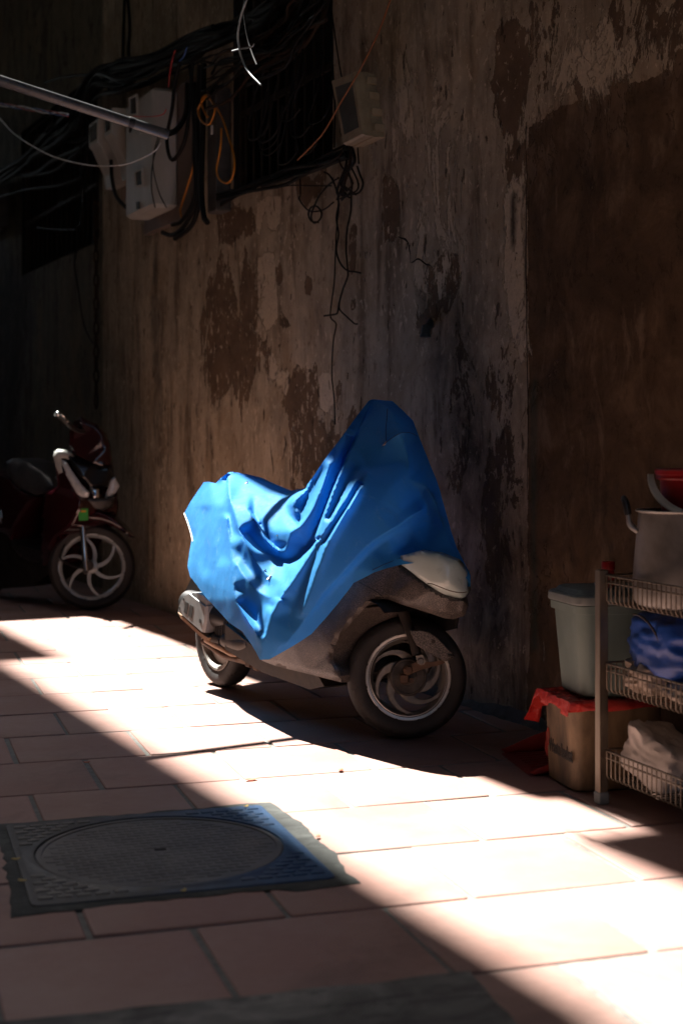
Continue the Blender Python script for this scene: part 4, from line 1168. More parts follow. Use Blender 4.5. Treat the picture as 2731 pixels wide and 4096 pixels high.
for a_, b_ in zip(cols, cols[1:]):
    for j in range(STEPS): mb.f.append([a_[j], b_[j], b_[j + 1], a_[j + 1]])
def m_tarp():
    m, nt, b = newmat('blue_tarpaulin')
    vec = tex(nt); f = noi(nt, vec, 3.5, 6, .6, .4); g = noi(nt, vec, 26, 8, .7, 1.0); k = noi(nt, vec, 9, 7, .65, 2.0); d = noi(nt, vec, 180, 2, .5)
    c = ramp(nt, f, ((.3, (.034, .255, .62)), (.7, (.050, .32, .74))))
    scuff = ramp(nt, math_(nt, 'MULTIPLY', g, k), ((.30, (0, 0, 0)), (.40, (1, 1, 1))))
    c = mixc(nt, math_(nt, 'MULTIPLY', scuff, .38), c, (.16, .42, .74))
    dirt = ramp(nt, math_(nt, 'MULTIPLY', k, f), ((.30, (0, 0, 0)), (.45, (1, 1, 1))))
    c = mixc(nt, math_(nt, 'MULTIPLY', dirt, .3), c, (.02, .09, .30))
    nt.links.new(c, b.inputs['Base Color'])
    b.inputs['Specular IOR Level'].default_value = .28
    nt.links.new(ramp(nt, g, ((.3, (.58, .58, .58)), (.7, (.82, .82, .82)))), b.inputs['Roughness'])
    h = math_(nt, 'ADD', math_(nt, 'MULTIPLY', g, .5), k)
    bn = bump(nt, b, h, .12, .008)
    tr = nt.nodes.new('ShaderNodeBsdfTranslucent'); nt.links.new(mixc(nt, .0, c, c), tr.inputs[0]); nt.links.new(bn.outputs[0], tr.inputs['Normal'])
    mx = nt.nodes.new('ShaderNodeMixShader'); mx.inputs[0].default_value = .45
    nt.links.new(b.outputs[0], mx.inputs[1]); nt.links.new(tr.outputs[0], mx.inputs[2])
    nt.links.new(mx.outputs[0], nt.nodes['Material Output'].inputs[0])
    return m
tarp = mb.build('tarpaulin', m_tarp(), None, smooth=60, label='creased bright blue tarpaulin draped over the parked scooter', cat='tarpaulin', origin=BK.matrix())
# sewn hem and seams, the pale edge at the tail, a torn tab
def on(u, v):
    k = int(np.argmin((A2[:, 0] - u) ** 2 + (A2[:, 1] - v) ** 2)); return p3[k]
mb = MB(); mb.tube([on(*q) - ray(*q) * .002 for q in ((738, 2054), (741, 2075), (748, 2095), (757, 2120), (766, 2145), (768, 2165))], .0035, 6, 4)
mb.build('edge_binding', M['whitecable'], tarp)
stitch = pm('dark_blue_stitching', (.004, .03, .12), (.006, .05, .2), 20, (.6, .8), 0, 0)
for ln in ([cB(785, 175), cB(780, 260), cB(772, 360), cB(766, 455)], [cB(745, 490), cB(790, 450), cB(860, 408), cB(920, 378), cB(1000, 388), cB(1050, 415)],
           [(1300 + .3954 * x, 2200 + .3954 * y) for x, y in ((480, 205), (620, 140), (780, 85), (950, 68), (1120, 78), (1250, 105), (1330, 150), (1390, 215))]):
    mb = MB(); mb.tube([on(*q) - ray(*q) * .0012 for q in ln], .0014, 5, 6)
    mb.build('seam', stitch, tarp)
mb = MB(); mb.prism([on(*cB(x, y)) - ray(*cB(x, y)) * .003 for x, y in ((733, 503), (752, 470), (766, 458), (765, 476), (752, 492))], BK.r * -.002)
mb.build('torn_tab', M['handlewhite'], tarp, smooth=0)
for (cr, x, y, r, nm, lb) in ((cC, 988, 556, .013, 'leaf', 'pale dry lobed leaf lying in the lower fold of the blue tarpaulin'), (cA, 752, 975, .011, 'leaf', 'white petal like scrap lying on the seat part of the tarpaulin'), (cC, 938, 478, .006, 'leaf', 'tiny white scrap just above the lobed leaf on the tarpaulin'), (cC, 1075, 102, .007, 'leaf', 'thin brown twig shaped leaf on the tarpaulin near the seat')):
    u, v = cr(x, y); c = on(u, v) - ray(u, v) * .004
    nrm = (V((-.5, -.7, .6))).normalized(); ax1 = nrm.orthogonal().normalized(); ax2 = nrm.cross(ax1)
    mb = MB(); K = 20
    pts = []
    for k in range(K):
        a_ = 2 * math.pi * k / K
        rr = r * (.72 + .28 * math.cos(a_ * 5)) if r > .012 else r * (.8 + .2 * math.cos(a_ * 2 + 1))
        pts.append(c + ax1 * (rr * math.cos(a_)) + ax2 * (rr * math.sin(a_) * (.8 if r > .01 else .35)) + nrm * (.003 * math.cos(a_ * 2)))
    mb.prism(pts, nrm * -.0012)
    mb.build(nm, M['leaf'], None, smooth=0, label=lb, cat='leaf', group='fallen leaves and scraps')

# ================================================================== THE RED STEP-THROUGH SCOOTER
RK = Frame((-1.554, 8.77), (.67, -.742))
rs = empty('motor_scooter', RK.matrix(), 'glossy dark red and black motor scooter with silver spoked wheel at the far left', 'scooter')
def rh(x, y, w): return RK.hit(*c3(x, y), w)
RF = at(369, 2272, 8.80); RF.z = .263
RA = V((.165, -.98, .09)).normalized()
a, e1, e2 = disc_axes(RA)
mb = MB()
mb.lathe(RF, a, [(.206, .026), (.203, .030), (.196, .029), (.190, .022), (.186, .022), (.180, .008), (.178, -.02), (.206, -.03)], 72, e1, False, False)
blades(mb, RF, a, e1, e2, 6, .030, .186, .62, .030, .022, .014, .016, .15, 1)
mb.lathe(RF, a, [(.040, -.03), (.042, .012), (.036, .02), (.018, .022), (.016, .03)], 32, e1, True, True)
fw2 = mb.build('front_wheel', M['silver'], rs)
tyre_mb(RF, RA, .264, .085, .204, 96, 4).build('tyre', M['rubber'], fw2)
RR = RK.p(-1.26, 0, .262)
mb = MB(); mb.lathe(RR, RK.r, [(.206, .03), (.196, .03), (.186, .02), (.178, 0), (.05, .02), (.02, .03)], 48, None, False, True)
rw2 = mb.build('rear_wheel', M['silver'], rs)
tyre_mb(RR, RK.r, .262, .09, .204, 96, 4).build('tyre', M['rubber'], rw2)
bk = lambda t, w, z: (t, min(-w, w - .06), z)
bk2 = lambda t, w, z: (t - .05, w - .04, z)
def rp_(name, pts, mat, back=bk, step=9, dome=.0, dpx=14, parent=None, lab=None):
    mb = solid(RK, pw(c3, pts), back, step, dome=dome, dome_px=dpx)
    return mb.build(name, mat, parent or rs, smooth=50, label=lab)
rp_('leg_shield', [(468, 700, .17), (520, 700, .165), (560, 800, .165), (640, 1000, .15), (690, 1085, .13), (690, 1160, .13), (620, 1290, .15), (500, 1375, .17), (445, 1480, .17), (440, 1615, .16), (350, 1640, .16), (355, 1300, .17), (375, 1010, .17), (440, 990, .17), (500, 955, .175)], M['redpaint'], dome=.02)
rp_('shoulder_panel', [(458, 692, .20), (468, 655, .19), (495, 636, .175), (560, 640, .14), (610, 665, .11), (640, 712, .09), (600, 725, .12), (560, 712, .15), (525, 712, .17), (548, 838, .172), (505, 852, .18), (478, 780, .195)], M['meter'], bk2, 8, .012, 10)  # sunlit red shoulder, its glare put in as a white colour
hl = [(528, 722, .172), (572, 745, .155), (625, 830, .135), (700, 940, .11), (762, 1005, .085), (756, 1046, .085), (700, 1047, .11), (650, 1030, .135), (600, 935, .155), (556, 850, .17)]
rp_('headlight', hl, M['lens'], bk2, 8, .014, 12)
rp_('headlight', [(945, 890, -.08), (982, 868, -.105), (1022, 950, -.13), (992, 1010, -.11), (945, 1050, -.08), (900, 1056, -.05), (905, 1018, -.055), (930, 960, -.07)], M['lens'], bk2, 8, .012, 10)
rp_('front_panel', [(575, 680, .14), (640, 705, .10), (800, 765, .02), (960, 785, -.08), (968, 860, -.09), (932, 962, -.07), (840, 972, .0), (765, 965, .05), (690, 880, .10), (630, 800, .13)], M['blackgloss'], bk2, 9, .02, 18)
rp_('chin_trim', [(755, 930, .055), (800, 965, .03), (850, 978, .0), (850, 1060, .0), (805, 1066, .03), (778, 1010, .045)], M['chrome'], bk2, 7, .01, 8)
rp_('lower_cowl', [(640, 1045, .13), (760, 1058, .07), (900, 1060, -.02), (985, 1040, -.08), (962, 1130, -.07), (880, 1165, -.02), (760, 1160, .05), (690, 1150, .10), (650, 1110, .125)], M['blackplastic'], bk2, 9, .01, 12)
cw = rp_('handlebar_cowl', [(590, 575, .10), (600, 470, .10), (640, 390, .08), (690, 352, .06), (745, 390, .03), (830, 422, -.02), (900, 500, -.06), (942, 600, -.09), (950, 700, -.10), (960, 790, -.10), (880, 800, -.04), (780, 770, .02), (690, 730, .06), (620, 690, .09)], M['redpaint'], bk2, 9, .03, 22)
rp_('windshield_glint', [(835, 455, -.03), (872, 478, -.045), (925, 565, -.08), (940, 690, -.095), (905, 690, -.075), (880, 590, -.055), (848, 520, -.035)], M['lens'], bk2, 7, .004, 6, cw)  # pale strip shaped and coloured as the glint on the windshield
mb = MB(); mb.tube([rh(482, 332, .30), rh(540, 375, .25), rh(610, 440, .19), rh(680, 480, .10), rh(800, 480, -.05)], [.017, .017, .016, .012, .012], 12, 3)
hb = mb.build('handlebar', M['blackplastic'], rs)
mb = MB(); mb.sphere(rh(500, 332, .30), .016, 10, 8); mb.build('bar_end', M['chrome'], hb)
mb = MB(); mb.tube([rh(640, 470, .14), rh(596, 432, .20), rh(556, 360, .26), rh(530, 340, .28)], [.008, .007, .005, .005], 8, 3); mb.build('brake_lever', M['chrome'], hb)
st_ = rp_('seat', [(55, 745, .13), (110, 712, .10), (180, 718, .08), (260, 748, .08), (340, 795, .07), (440, 858, .06), (472, 890, .06), (472, 960, .10), (400, 1000, .12), (300, 1035, .13), (200, 1000, .145), (115, 930, .15), (65, 840, .15)], M['seat'], bk, 9, .05, 40)
rp_('side_cover', [(-120, 820, .18), (0, 858, .18), (60, 880, .18), (115, 935, .175), (200, 1005, .16), (320, 1045, .14), (240, 1140, .15), (195, 1210, .16), (125, 1300, .17), (100, 1420, .17), (60, 1360, .17), (-120, 1300, .18)], M['redpaint'], bk, 10, .02, 20)
rp_('side_stripe', [(8, 898, .185), (60, 915, .185), (132, 965, .18), (125, 975, .18), (55, 935, .185), (5, 912, .185)], M['chrome'], bk2, 6)
rp_('side_stripe', [(-8, 1040, .185), (10, 1100, .185), (18, 1270, .185), (6, 1280, .185), (-6, 1150, .185)], M['chrome'], bk2, 6)
rp_('inner_shield_panel', [(405, 972, .06), (470, 938, .05), (530, 918, .04), (536, 965, .04), (450, 978, .05)], M['redpaint'], bk2, 7)  # panel added in the shape of a sunlit patch inside the leg shield
rp_('key_panel', [(468, 900, .05), (472, 872, .05), (492, 862, .05), (516, 875, .05), (522, 912, .05), (470, 935, .05)], M['nosewhite'], bk2, 7)  # lit key area, the sunlight is put into its white colour
rp_('footboard', [(90, 1395, .17), (180, 1460, .16), (345, 1512, .15), (355, 1600, .15), (300, 1612, .15), (180, 1560, .16), (110, 1480, .17)], M['blackplastic'], bk, 9, .006, 8)
rp_('engine', [(-120, 1300, .12), (80, 1360, .12), (120, 1480, .12), (190, 1560, .12), (340, 1625, .12), (440, 1630, .11), (420, 1700, .10), (300, 1790, .10), (100, 1820, .10), (-120, 1840, .11)], M['darkmetal'], bk, 10, .01, 12)
mb = MB(); mb.tube([at(*c3(700, 1200), 8.72), at(*c3(707, 1280), 8.70), at(*c3(737, 1690), 8.685)], [.014, .0165, .0165], 14)
fk2 = mb.build('fork', M['chrome'], rs)
mb = MB(); mb.lathe(at(*c3(760, 1630), 8.70), RA, [(.03, -.03), (.032, .0), (.026, .01)], 20); mb.lathe(at(*c3(737, 1690), 8.68), RA, [(.014, -.01), (.014, .012)], 8)
mb.build('axle_nut', M['darkmetal'], fk2)
mb = MB(); mb.tube([at(*c3(770, 1660), 8.70), at(*c3(640, 1640), 8.69), at(*c3(560, 1600), 8.69), at(*c3(520, 1560), 8.70), at(*c3(560, 1450), 8.75)], .006, 8, 4)
mb.build('brake_hose', M['cable'], fk2)
def fend(pts, name, mat, d0=8.70, th=.12, dome=.03):
    mb = MB(); o = [c3(*p[:2]) for p in pts]
    p3_, T_, rim_, A_ = sheet([(u, v, 0) for u, v in o], [], [], lambda u, v, w: 1 / d0, 7, 0, dome, 16)
    mb.add(p3_, T_); n_ = len(mb.v)
    for i in rim_: mb.v.append(p3_[i] + V((-.02, 1, 0)) * th)
    for i in range(len(rim_)):
        j = (i + 1) % len(rim_); mb.f.append([rim_[i], rim_[j], n_ + j, n_ + i])
    return mb.build(name, mat, rs, smooth=60)
fend([(680, 1240), (690, 1155), (760, 1148), (870, 1163), (960, 1203), (1040, 1273), (1100, 1338), (1142, 1398), (1100, 1380), (1020, 1322), (930, 1277), (850, 1253), (760, 1246)], 'front_fender', M['redpaint'])
fend([(490, 1372), (540, 1320), (620, 1265), (678, 1243), (678, 1290), (600, 1330), (530, 1375)], 'rear_fender_flap', M['redpaint'], 8.74, .10, .01)
mb = MB(); q = [at(*c3(*p), 8.60) for p in ((675, 1145), (756, 1142), (757, 1243), (676, 1247))]
mb.prism(q, ray(330, 2060) * .004); stk = mb.build('permit_sticker', M['greensticker'], rs, smooth=0)
mb = MB(); mb.prism([at(*c3(*p), 8.597) for p in ((694, 1160), (738, 1159), (738, 1172), (694, 1174))], ray(330, 2060) * .001); mb.build('printed_line', M['amber'], stk, smooth=0)

# ================================================================== WHAT HANGS ON THE WALL
UP = V((0, 0, 1))
def wbox(mb, s0, s1, c0, c1, z0, z1, bev=.006):
    mb.box(W((s0 + s1) / 2, (c0 + c1) / 2, (z0 + z1) / 2), ((s1 - s0) / 2, (c1 - c0) / 2, (z1 - z0) / 2), (WS, -WN, UP), bev); return mb
def wquad(mb, px, c, th):
    mb.prism([wp(u, v, c) for u, v in px], WN * -th); return mb
# big meter cabinet
mc = empty('meter_cabinet', W(-3.57, 0, 2.38), 'tall white electricity meter cabinet, the largest box under the cable bundle', 'meter box', 'electricity boxes on the wall')
mb = wbox(MB(), -3.83, -3.32, .05, .205, 2.40, 3.10, .02); mb.build('case', M['meter'], mc, smooth=30)
def front_win(parent, cr, px, c, name='window', fr=True):
    o = [cr(*p) for p in px]
    mb = wquad(MB(), o, c + .004, .006); wn_ = mb.build(name, M['glass_dark'], parent, smooth=0)
    if fr:
        mb = MB(); P = [wp(u, v, c + .006) for u, v in o]
        mb.tube(P + [P[0], P[1]], .007, 6); mb.build('window_frame', M['meter'], wn_)
front_win(mc, cG, [(492, 320), (556, 290), (560, 462), (498, 470)], .205)
front_win(mc, cG, [(540, 975), (605, 950), (610, 1100), (550, 1110)], .205)
mb = wquad(MB(), [cG(*p) for p in ((478, 640), (588, 605), (590, 640), (480, 676))], .212, .008); mb.build('ledge', M['meter'], mc, smooth=0)
mb = wquad(MB(), [cG(*p) for p in ((548, 1250), (572, 1245), (574, 1310), (550, 1315))], .212, .01); mb.build('latch', M['darkmetal'], mc, smooth=0)
mb = wbox(MB(), -3.95, -3.10, .004, .047, 2.33, 3.12, .004)
mb.build('backing_board', pm('pale_backing_board', (.13, .10, .085), (.20, .16, .14), 5, (.6, .8), 0, .1, .003), mc, smooth=0)
for k, (s0, s1) in enumerate(((-4.62, -4.42), (-4.27, -4.12))):
    lab = ('small white hooded meter box farthest left, with a dark square window', 'small white hooded meter box squeezed between the left one and the tall cabinet')[k]
    b_ = empty('meter_box', W((s0 + s1) / 2, 0, 2.72), lab, 'meter box', 'electricity boxes on the wall')
    mb = MB(); prof = [(.02, 2.72), (.09, 2.72), (.10, 2.80), (.185, 2.97), (.205, 2.99), (.205, 3.14), (.19, 3.15), (.02, 3.15)]
    o0 = [W(s0, c, z) for c, z in prof]
    mb.prism(o0, WS * (s1 - s0)); mb.build('case', M['meter'], b_, smooth=0)
    mb = wbox(MB(), s0 + .03, s1 - .03, .2055, .209, 3.015, 3.12, 0); mb.build('window', M['glass_dark'], b_, smooth=0)
mb = MB(); wbox(mb, -2.73, -2.60, .005, .09, 2.28, 2.95, .006); tr_ = mb.build('cable_trunking', M['trunk'], None, smooth=0, label='grey metal cable trunking beside the barred window', cat='trunking')
mb = wbox(MB(), -2.66, -2.64, .0905, .10, 2.70, 2.75, .002); mb.build('cable_clip', M['whitecable'], tr_, smooth=0)
mb = MB(); wbox(mb, -8.6, -8.05, -.06, .10, 2.95, 3.35, .01); jb = mb.build('junction_box', M['trunk'], None, smooth=0, label='dark grey junction box among cables at the left edge', cat='junction box')
# tilted cream fuse box
cf = crop(1300, 0, .9126)
FQ = [(1323, 319), (1414, 285), (1453, 540), (1373, 580)]
fb = empty('fuse_box', wp(1410, 560, .12), 'tilted cream fuse box with glazed lid right of the barred window', 'fuse box')
mb = MB(); P = [wp(u, v, .20) for u, v in FQ]; cen = sum(P, V((0, 0, 0))) / 4
mb.loft([[p - WN * .10 for p in P], [p - WN * .012 for p in P], [cen + (p - cen) * .95 for p in P]], True, True); mb.build('case', M['creambox'], fb, smooth=0)
mb = MB(); P2 = [cen + (p - cen) * 1.03 - WN * .045 for p in P]; mb.prism(P2, WN * -.022); mb.build('lid_flange', M['creambox'], fb, smooth=0)
mb = MB(); P3 = [cen + (p - cen) * .72 + WN * .0015 for p in P]; mb.prism(P3, WN * -.004); wn_ = mb.build('lid_window', pm('dusty_dark_lid', (.03, .026, .02), (.07, .06, .045), 10, (.3, .5), 0, .05), fb, smooth=0)
for t in (.12, .36, .62, .86):
    mb = MB(); c = P[1].lerp(P[2], t) - WN * .075 + WS * .004
    mb.box(c, (.010, .024, .017), (WS, WN, UP), .004); mb.build('clasp', M['creambox'], fb, smooth=0)
# grey pipe across the lane, its end by the cabinets
PA, PB = W(-1.4, .785, 2.385), W(-1.4, 2.0, 2.64)
mb = MB(); mb.tube([PA, PB], .0235, 20); dirp = (PB - PA).normalized()
pp = mb.build('conduit_pipe', M['pvc'], None, label='grey plastic conduit pipe crossing overhead from the upper left edge', cat='pipe', smooth=50)
mb = MB(); mb.tube([PA + dirp * .16, PA + dirp * .185], .0262, 20); mb.tube([PA + dirp * .17 + V((0, 0, -.02)), PA + dirp * .17 + V((-.006, -.01, -.042))], .006, 8); mb.build('pipe_clip', M['blackplastic'], pp)

ncab = [0]
def cable(px, r, mat, label, group, c, cr=None, k=6, n=7, name='cable', kind=None, cat='cable', jitter=0):
    pts = []
    for i, p in enumerate(px):
        u, v = cr(*p[:2]) if cr else p[:2]
        cc = p[2] if len(p) > 2 else c
        pts.append(wp(u, v, cc))
    mb = MB(); mb.tube(pts, r, n, k)
    return mb.build(name, mat, None, label=label, cat=cat, group=group, smooth=60)
random.seed(21)
LB = 'black cable in the thick bundle strung along the top of the wall'
main = [(-60, 720), (90, 640), (200, 545), (300, 470), (380, 330), (480, 290), (620, 262), (760, 190), (860, 150), (960, 108), (1070, 45), (1160, -30)]
for k in range(26):
    dv = random.gauss(0, 26); du = random.gauss(0, 12); sag = random.choice((0, 0, random.uniform(10, 70)))
    ph = random.uniform(0, 6)
    i0_ = random.choice((0, 0, 0, 2, 3)); i1_ = random.choice((12, 12, 12, 10, 9))
    pts = [(u + du + random.gauss(0, 7), v + dv * (1 + .5 * math.sin(i * .8 + ph)) + sag * math.sin(i * 1.3 + ph) ** 2 + random.gauss(0, 7), .10 + .07 * random.random()) for i, (u, v) in enumerate(main)][i0_:i1_]
    cable(pts, random.choice((.007, .009, .012, .016, .020)), M['cable'], LB, 'black cables bundled along the wall', .15)
LB2 = 'dusty brown wire in the tangle in front of the barred window'
right = [(820, 330), (900, 280), (1010, 235), (1110, 190), (1190, 120), (1240, 40), (1290, -40)]
for k in range(22):
    dv = random.gauss(0, 45); ph = random.uniform(0, 6); am = random.uniform(8, 45)
    pts = [(u + random.gauss(0, 14), v + dv + am * math.sin(i * 1.1 + ph) + random.gauss(0, 8), .09 + .14 * random.random()) for i, (u, v) in enumerate(right)]
    if k % 3 == 0: pts = pts[2:] + [(1330 + random.gauss(0, 30), -60, .15)]
    cable(pts, random.choice((.004, .005, .007, .009)), M['browncable'] if k % 2 else M['cable'], LB2 if k % 2 else 'thin black wire in the tangle in front of the barred window', 'wires tangled before the window', .15)
LB3 = 'thin black wire looping down across the barred window'
for k in range(12):
    u0 = random.uniform(960, 1330); v0 = random.uniform(20, 160)
    u1 = u0 + random.uniform(-140, 120); v1 = random.uniform(420, 640); mx = max(v0, v1) + random.uniform(0, 80)
    pts = [(u0, v0 - 80), ((u0 * 2 + u1) / 3 + random.gauss(0, 12), (2 * v0 + mx) / 3), ((u0 + 2 * u1) / 3 + random.gauss(0, 12), (v0 + 2 * mx) / 3), (u1, mx - 12), (u1 + 35, mx), (u1 + 75, mx - 45), (u1 + 95, mx - 140)][:random.choice((4, 6, 7))]
    cable(pts, random.choice((.0035, .0045, .006)), M['cable'], LB3, 'wires tangled before the window', .12)
LB4 = 'heavy black cable dropping behind the meter cabinets'
for k, px in enumerate(([(720, 250), (700, 330), (690, 430), (668, 560), (690, 640), (740, 560), (760, 400), (770, 250)], [(760, 240), (772, 420), (790, 640), (785, 800), (740, 900), (690, 940), (650, 930)], [(800, 260), (790, 480), (800, 700), (790, 840), (760, 910), (700, 955)], [(815, 250), (812, 500), (806, 740), (815, 860), (830, 890)], [(780, 330), (778, 600), (780, 780), (730, 880), (690, 900)], [(445, 640), (450, 720), (470, 790), (520, 840), (560, 835)], [(560, 230), (500, 240), (470, 280), (490, 320), (560, 300), (640, 270)], [(180, 330), (250, 310), (330, 300), (420, 305), (440, 380)])):
    cable(px, (.011, .013, .014, .016, .012, .013, .011, .010)[k], M['cable'], LB4, 'black cables dropping beside the meter cabinet', .13 if k else .26)
for k, px in enumerate(([(250, 560), (330, 560), (400, 520)], [(60, 700), (200, 690), (300, 620), (380, 540)], [(-40, 800), (100, 760), (240, 740), (330, 700), (350, 600)], [(330, 640), (335, 760), (320, 900), (250, 920), (150, 910)], [(-40, 670), (120, 700), (220, 640), (330, 590)])):
    cable(px, (.018, .014, .012, .008, .02)[k], M['cable'], 'black cable sagging beneath the bundle before the left window', 'black cables sagging at the far left', .10)
for px in ([(500, -40), (495, 120), (490, 270)], [(508, -40), (520, 100), (515, 200), (525, 290)]):
    cable(px, .011, M['cable'], 'black cable running straight up the wall from the bundle', 'black cables going up the wall', .03)
# coloured ones
cable([(p[0], p[1]) for p in ((1180, 300), (1120, 380), (1105, 450), (1140, 530), (1200, 555), (1240, 480), (1250, 400), (1190, 300), (1150, 310), (1135, 370), (1170, 460), (1190, 490))], .0055, M['yellow'], 'yellow cable coiled in a small loop beside the meter cabinet', 'yellow cables', .16, cG)
cable([(1185, 300), (1260, 390), (1320, 500), (1370, 650), (1420, 820), (1430, 950), (1400, 1050), (1350, 1080), (1290, 1040), (1270, 950), (1295, 820), (1310, 700), (1312, 590)], .0055, M['yellow'], 'yellow cable hanging in a long narrow loop before the grey trunking', 'yellow cables', .15, cG)
cable([(1072, 830), (1065, 900), (1050, 980), (1000, 1140), (955, 1280), (945, 1330), (960, 1410)], .006, M['yellow'], 'yellow cable slanting down just right of the tall meter cabinet', 'yellow cables', .10, cG)
cable([(1572, -40), (1560, 0), (1510, 137), (1437, 283), (1373, 392), (1300, 520), (1250, 580), (1190, 640)], .0038, M['orange'], 'thin orange wire slanting down across the cream fuse box', None, .24)
cable([(1110, -30, 1.08), (1105, 0, 1.08), (1078, 80, 1.08), (1066, 160, 1.07), (1075, 230, 1.06), (1090, 280, 1.05), (1120, 330, 1.05), (1168, 380, 1.05)], .0034, M['palecable'], 'long pale wire end hanging from above before the cable bundle', 'pale loose wires', 1.06, c1)
cable([(1040, 229), (1075, 220), (1110, 214), (1130, 208), (1138, 198)], .0028, M['palecable'], 'short pale wire crossing the long hanging one', 'pale loose wires', 1.06, c1)
cable([(1098, -20), (1094, 60), (1110, 170), (1130, 240), (1150, 290)], .0032, M['cable'], 'thin black wire beside the pale hanging wire', None, 1.0, c1)
cable([(-60, 470, .80), (0, 530, .80), (60, 595, .79), (140, 650, .78), (250, 705, .76), (400, 740, .73), (520, 742, .7), (600, 725, .65), (690, 680, .58), (722, 640, .55)], .0030, M['whitecable'], 'thin grey wire sagging in a wide curve below the conduit pipe', None, 1.0, c1)
for k, (mt, off) in enumerate((('whitecable', 0), ('redcable', 1), ('bluecable', 2))):
    px = [(-30 + i * 26, 462 + i * 4.2 + 7 * math.sin(i * .9 + off * 2.1), .76 + .01 * math.cos(i * .9 + off * 2.1)) for i in range(14)]
    cable(px, .0035, M[mt], ('white', 'red', 'blue')[k] + ' strand of the twisted wires hanging under the conduit pipe', 'twisted wires under the pipe', 1.25, c1, 4)
cable([(785, 225), (770, 280), (760, 340), (755, 390)], .0035, M['redcable'], 'thin red wire rising over the cables above the tall cabinet', None, .28, c1)
cable([(600, 520), (680, 522), (730, 512), (745, 490)], .003, M['redcable'], 'thin red wire lying along the end of the conduit pipe', None, .50, c1)
cable([(838, 210), (825, 250), (805, 275)], .0035, M['bluecable'], 'thin blue wire curling over the black cable bundle', None, .28, c1)
cable([(835, 640, .78), (900, 610, .6), (960, 540, .4), (1000, 420, .3), (1005, 200, .2)], .014, M['cable'], 'thick black cable curving into the open end of the pipe', None, .5, cG)
for px in ([(745, 670), (715, 780), (700, 900), (715, 1020), (760, 1180), (820, 1300)], [(760, 680), (725, 790), (690, 960), (690, 1150), (720, 1300)]):
    cable(px, .0035, M['cable'], 'thin black wire dangling from the pipe end over the white cabinet', 'wires dangling from the pipe', .30, cG)
LB5 = ('thin black wire hanging furthest down the wall to the covered scooter', 'thin black wire with a bent end turning right on the wall', 'thin black wire ending in a left kink', 'short thin black wire forking to the lower right', 'thin black wire curving under the window ledge', 'black wire wound into a small ring below the window', 'black wire looping out below the fuse box', 'thin horizontal black wire under the window ledge')
WW = ([(795, 200), (775, 400), (768, 560), (760, 750), (740, 900), (735, 990), (770, 1030), (772, 1060), (755, 1150), (745, 1300), (745, 1420), (760, 1560), (765, 1740)],
      [(690, -20), (725, 0), (760, 60), (790, 180), (775, 300), (790, 410), (775, 520), (800, 610), (850, 665), (910, 675), (942, 683)],
      [(880, 100), (875, 250), (850, 380), (843, 520), (855, 670), (850, 720), (820, 800), (795, 890), (785, 950), (770, 970), (690, 982)],
      [(795, 890), (800, 940), (850, 990), (900, 1035), (920, 1038)],
      [(520, -30), (525, 130), (515, 165), (560, 230), (610, 255), (690, 240), (755, 190)],
      [(790, 20), (720, 70), (660, 140), (620, 220), (600, 290), (620, 335), (660, 310), (670, 260), (640, 220), (600, 225), (580, 270), (600, 320), (650, 330)],
      [(920, -60), (940, 0), (960, 60), (935, 120), (870, 138), (820, 135)],
      [(380, 82), (480, 72), (620, 75), (740, 75)])
for k, px in enumerate(WW):
    cable(px, (.0032, .0042, .0042, .0034, .0036, .0042, .0046, .003)[k], M['cable'], LB5[k], 'thin wires hanging on the plaster', .035, cE)
for k in range(11):
    dv = random.gauss(0, 14)
    pts = [(u, v + dv + random.gauss(0, 9), .05 + .05 * random.random()) for u, v in ((870, 790), (960, 765), (1050, 735), (1140, 705), (1230, 672), (1320, 640), (1390, 600))][random.choice((0, 0, 1, 2)):]
    cable(pts, random.choice((.006, .009, .012)), M['cable'], 'black cable lying along the broken sill of the barred window', 'cables along the window sill', .06)
for k in range(9):
    u0 = 1395 + random.gauss(0, 18)
    cable([(u0, 575 + random.uniform(0, 20)), (u0 + random.gauss(5, 10), 650), (1385 + random.gauss(0, 22), 720 + random.uniform(0, 50)), (1370 + random.gauss(0, 25), 790 + random.uniform(-30, 20))], random.choice((.004, .006)), M['cable' if k % 3 else 'browncable'], 'frayed wire end bunched under the cream fuse box', 'frayed wires under the fuse box', .09)
# chain on the corner
ch = empty('chain', wp(386, 1595, .03), 'rusty iron chain hanging down the corner of the old wall', 'chain')
z1_, z0_ = 2.66, 1.33
sC = -5.03
nl = 17
for k in range(nl):
    z = z1_ + (z0_ - z1_) * k / (nl - 1); L = .052 if k < nl - 1 else .062; wd = .022 if k < nl - 1 else .034
    ax = WS if k % 2 else (WS * .5 + WN * .86)
    if k == nl - 1: ax = WS
    mb = MB(); pts = [W(sC, .035, z) + ax * (wd * math.cos(t)) + UP * (L * math.sin(t)) for t in [2 * math.pi * i / 14 for i in range(16)]]
    mb.tube(pts, .0075, 6, 0, False); mb.build('link', M['chainrust'], ch)
cable([(310, 830), (312, 960), (300, 1060), (310, 1130), (335, 1290), (365, 1360), (385, 1380)], .006, M['cable'], 'thin dark cord hanging beside the rusty chain', None, .0)
mb = MB(); a_ = wp(*cE(1440, 1020), -.02); b_ = wp(*cE(1400, 1075), .05); c_ = wp(*cE(1395, 1120), .06)
mb.tube([a_, b_], .016, 12); mb.tube([b_ + UP * .012, c_], [.018, .02], 12); mb.lathe(c_ - UP * .006, UP, [(.023, 0), (.023, .012)], 12)
mb.build('pipe_stub', pm('blue_grey_plastic_pipe', (.015, .022, .03), (.03, .045, .055), 20, (.35, .55), 0, .1), None, label='short blue grey pipe stub poking from a broken hole in the plaster', cat='pipe')

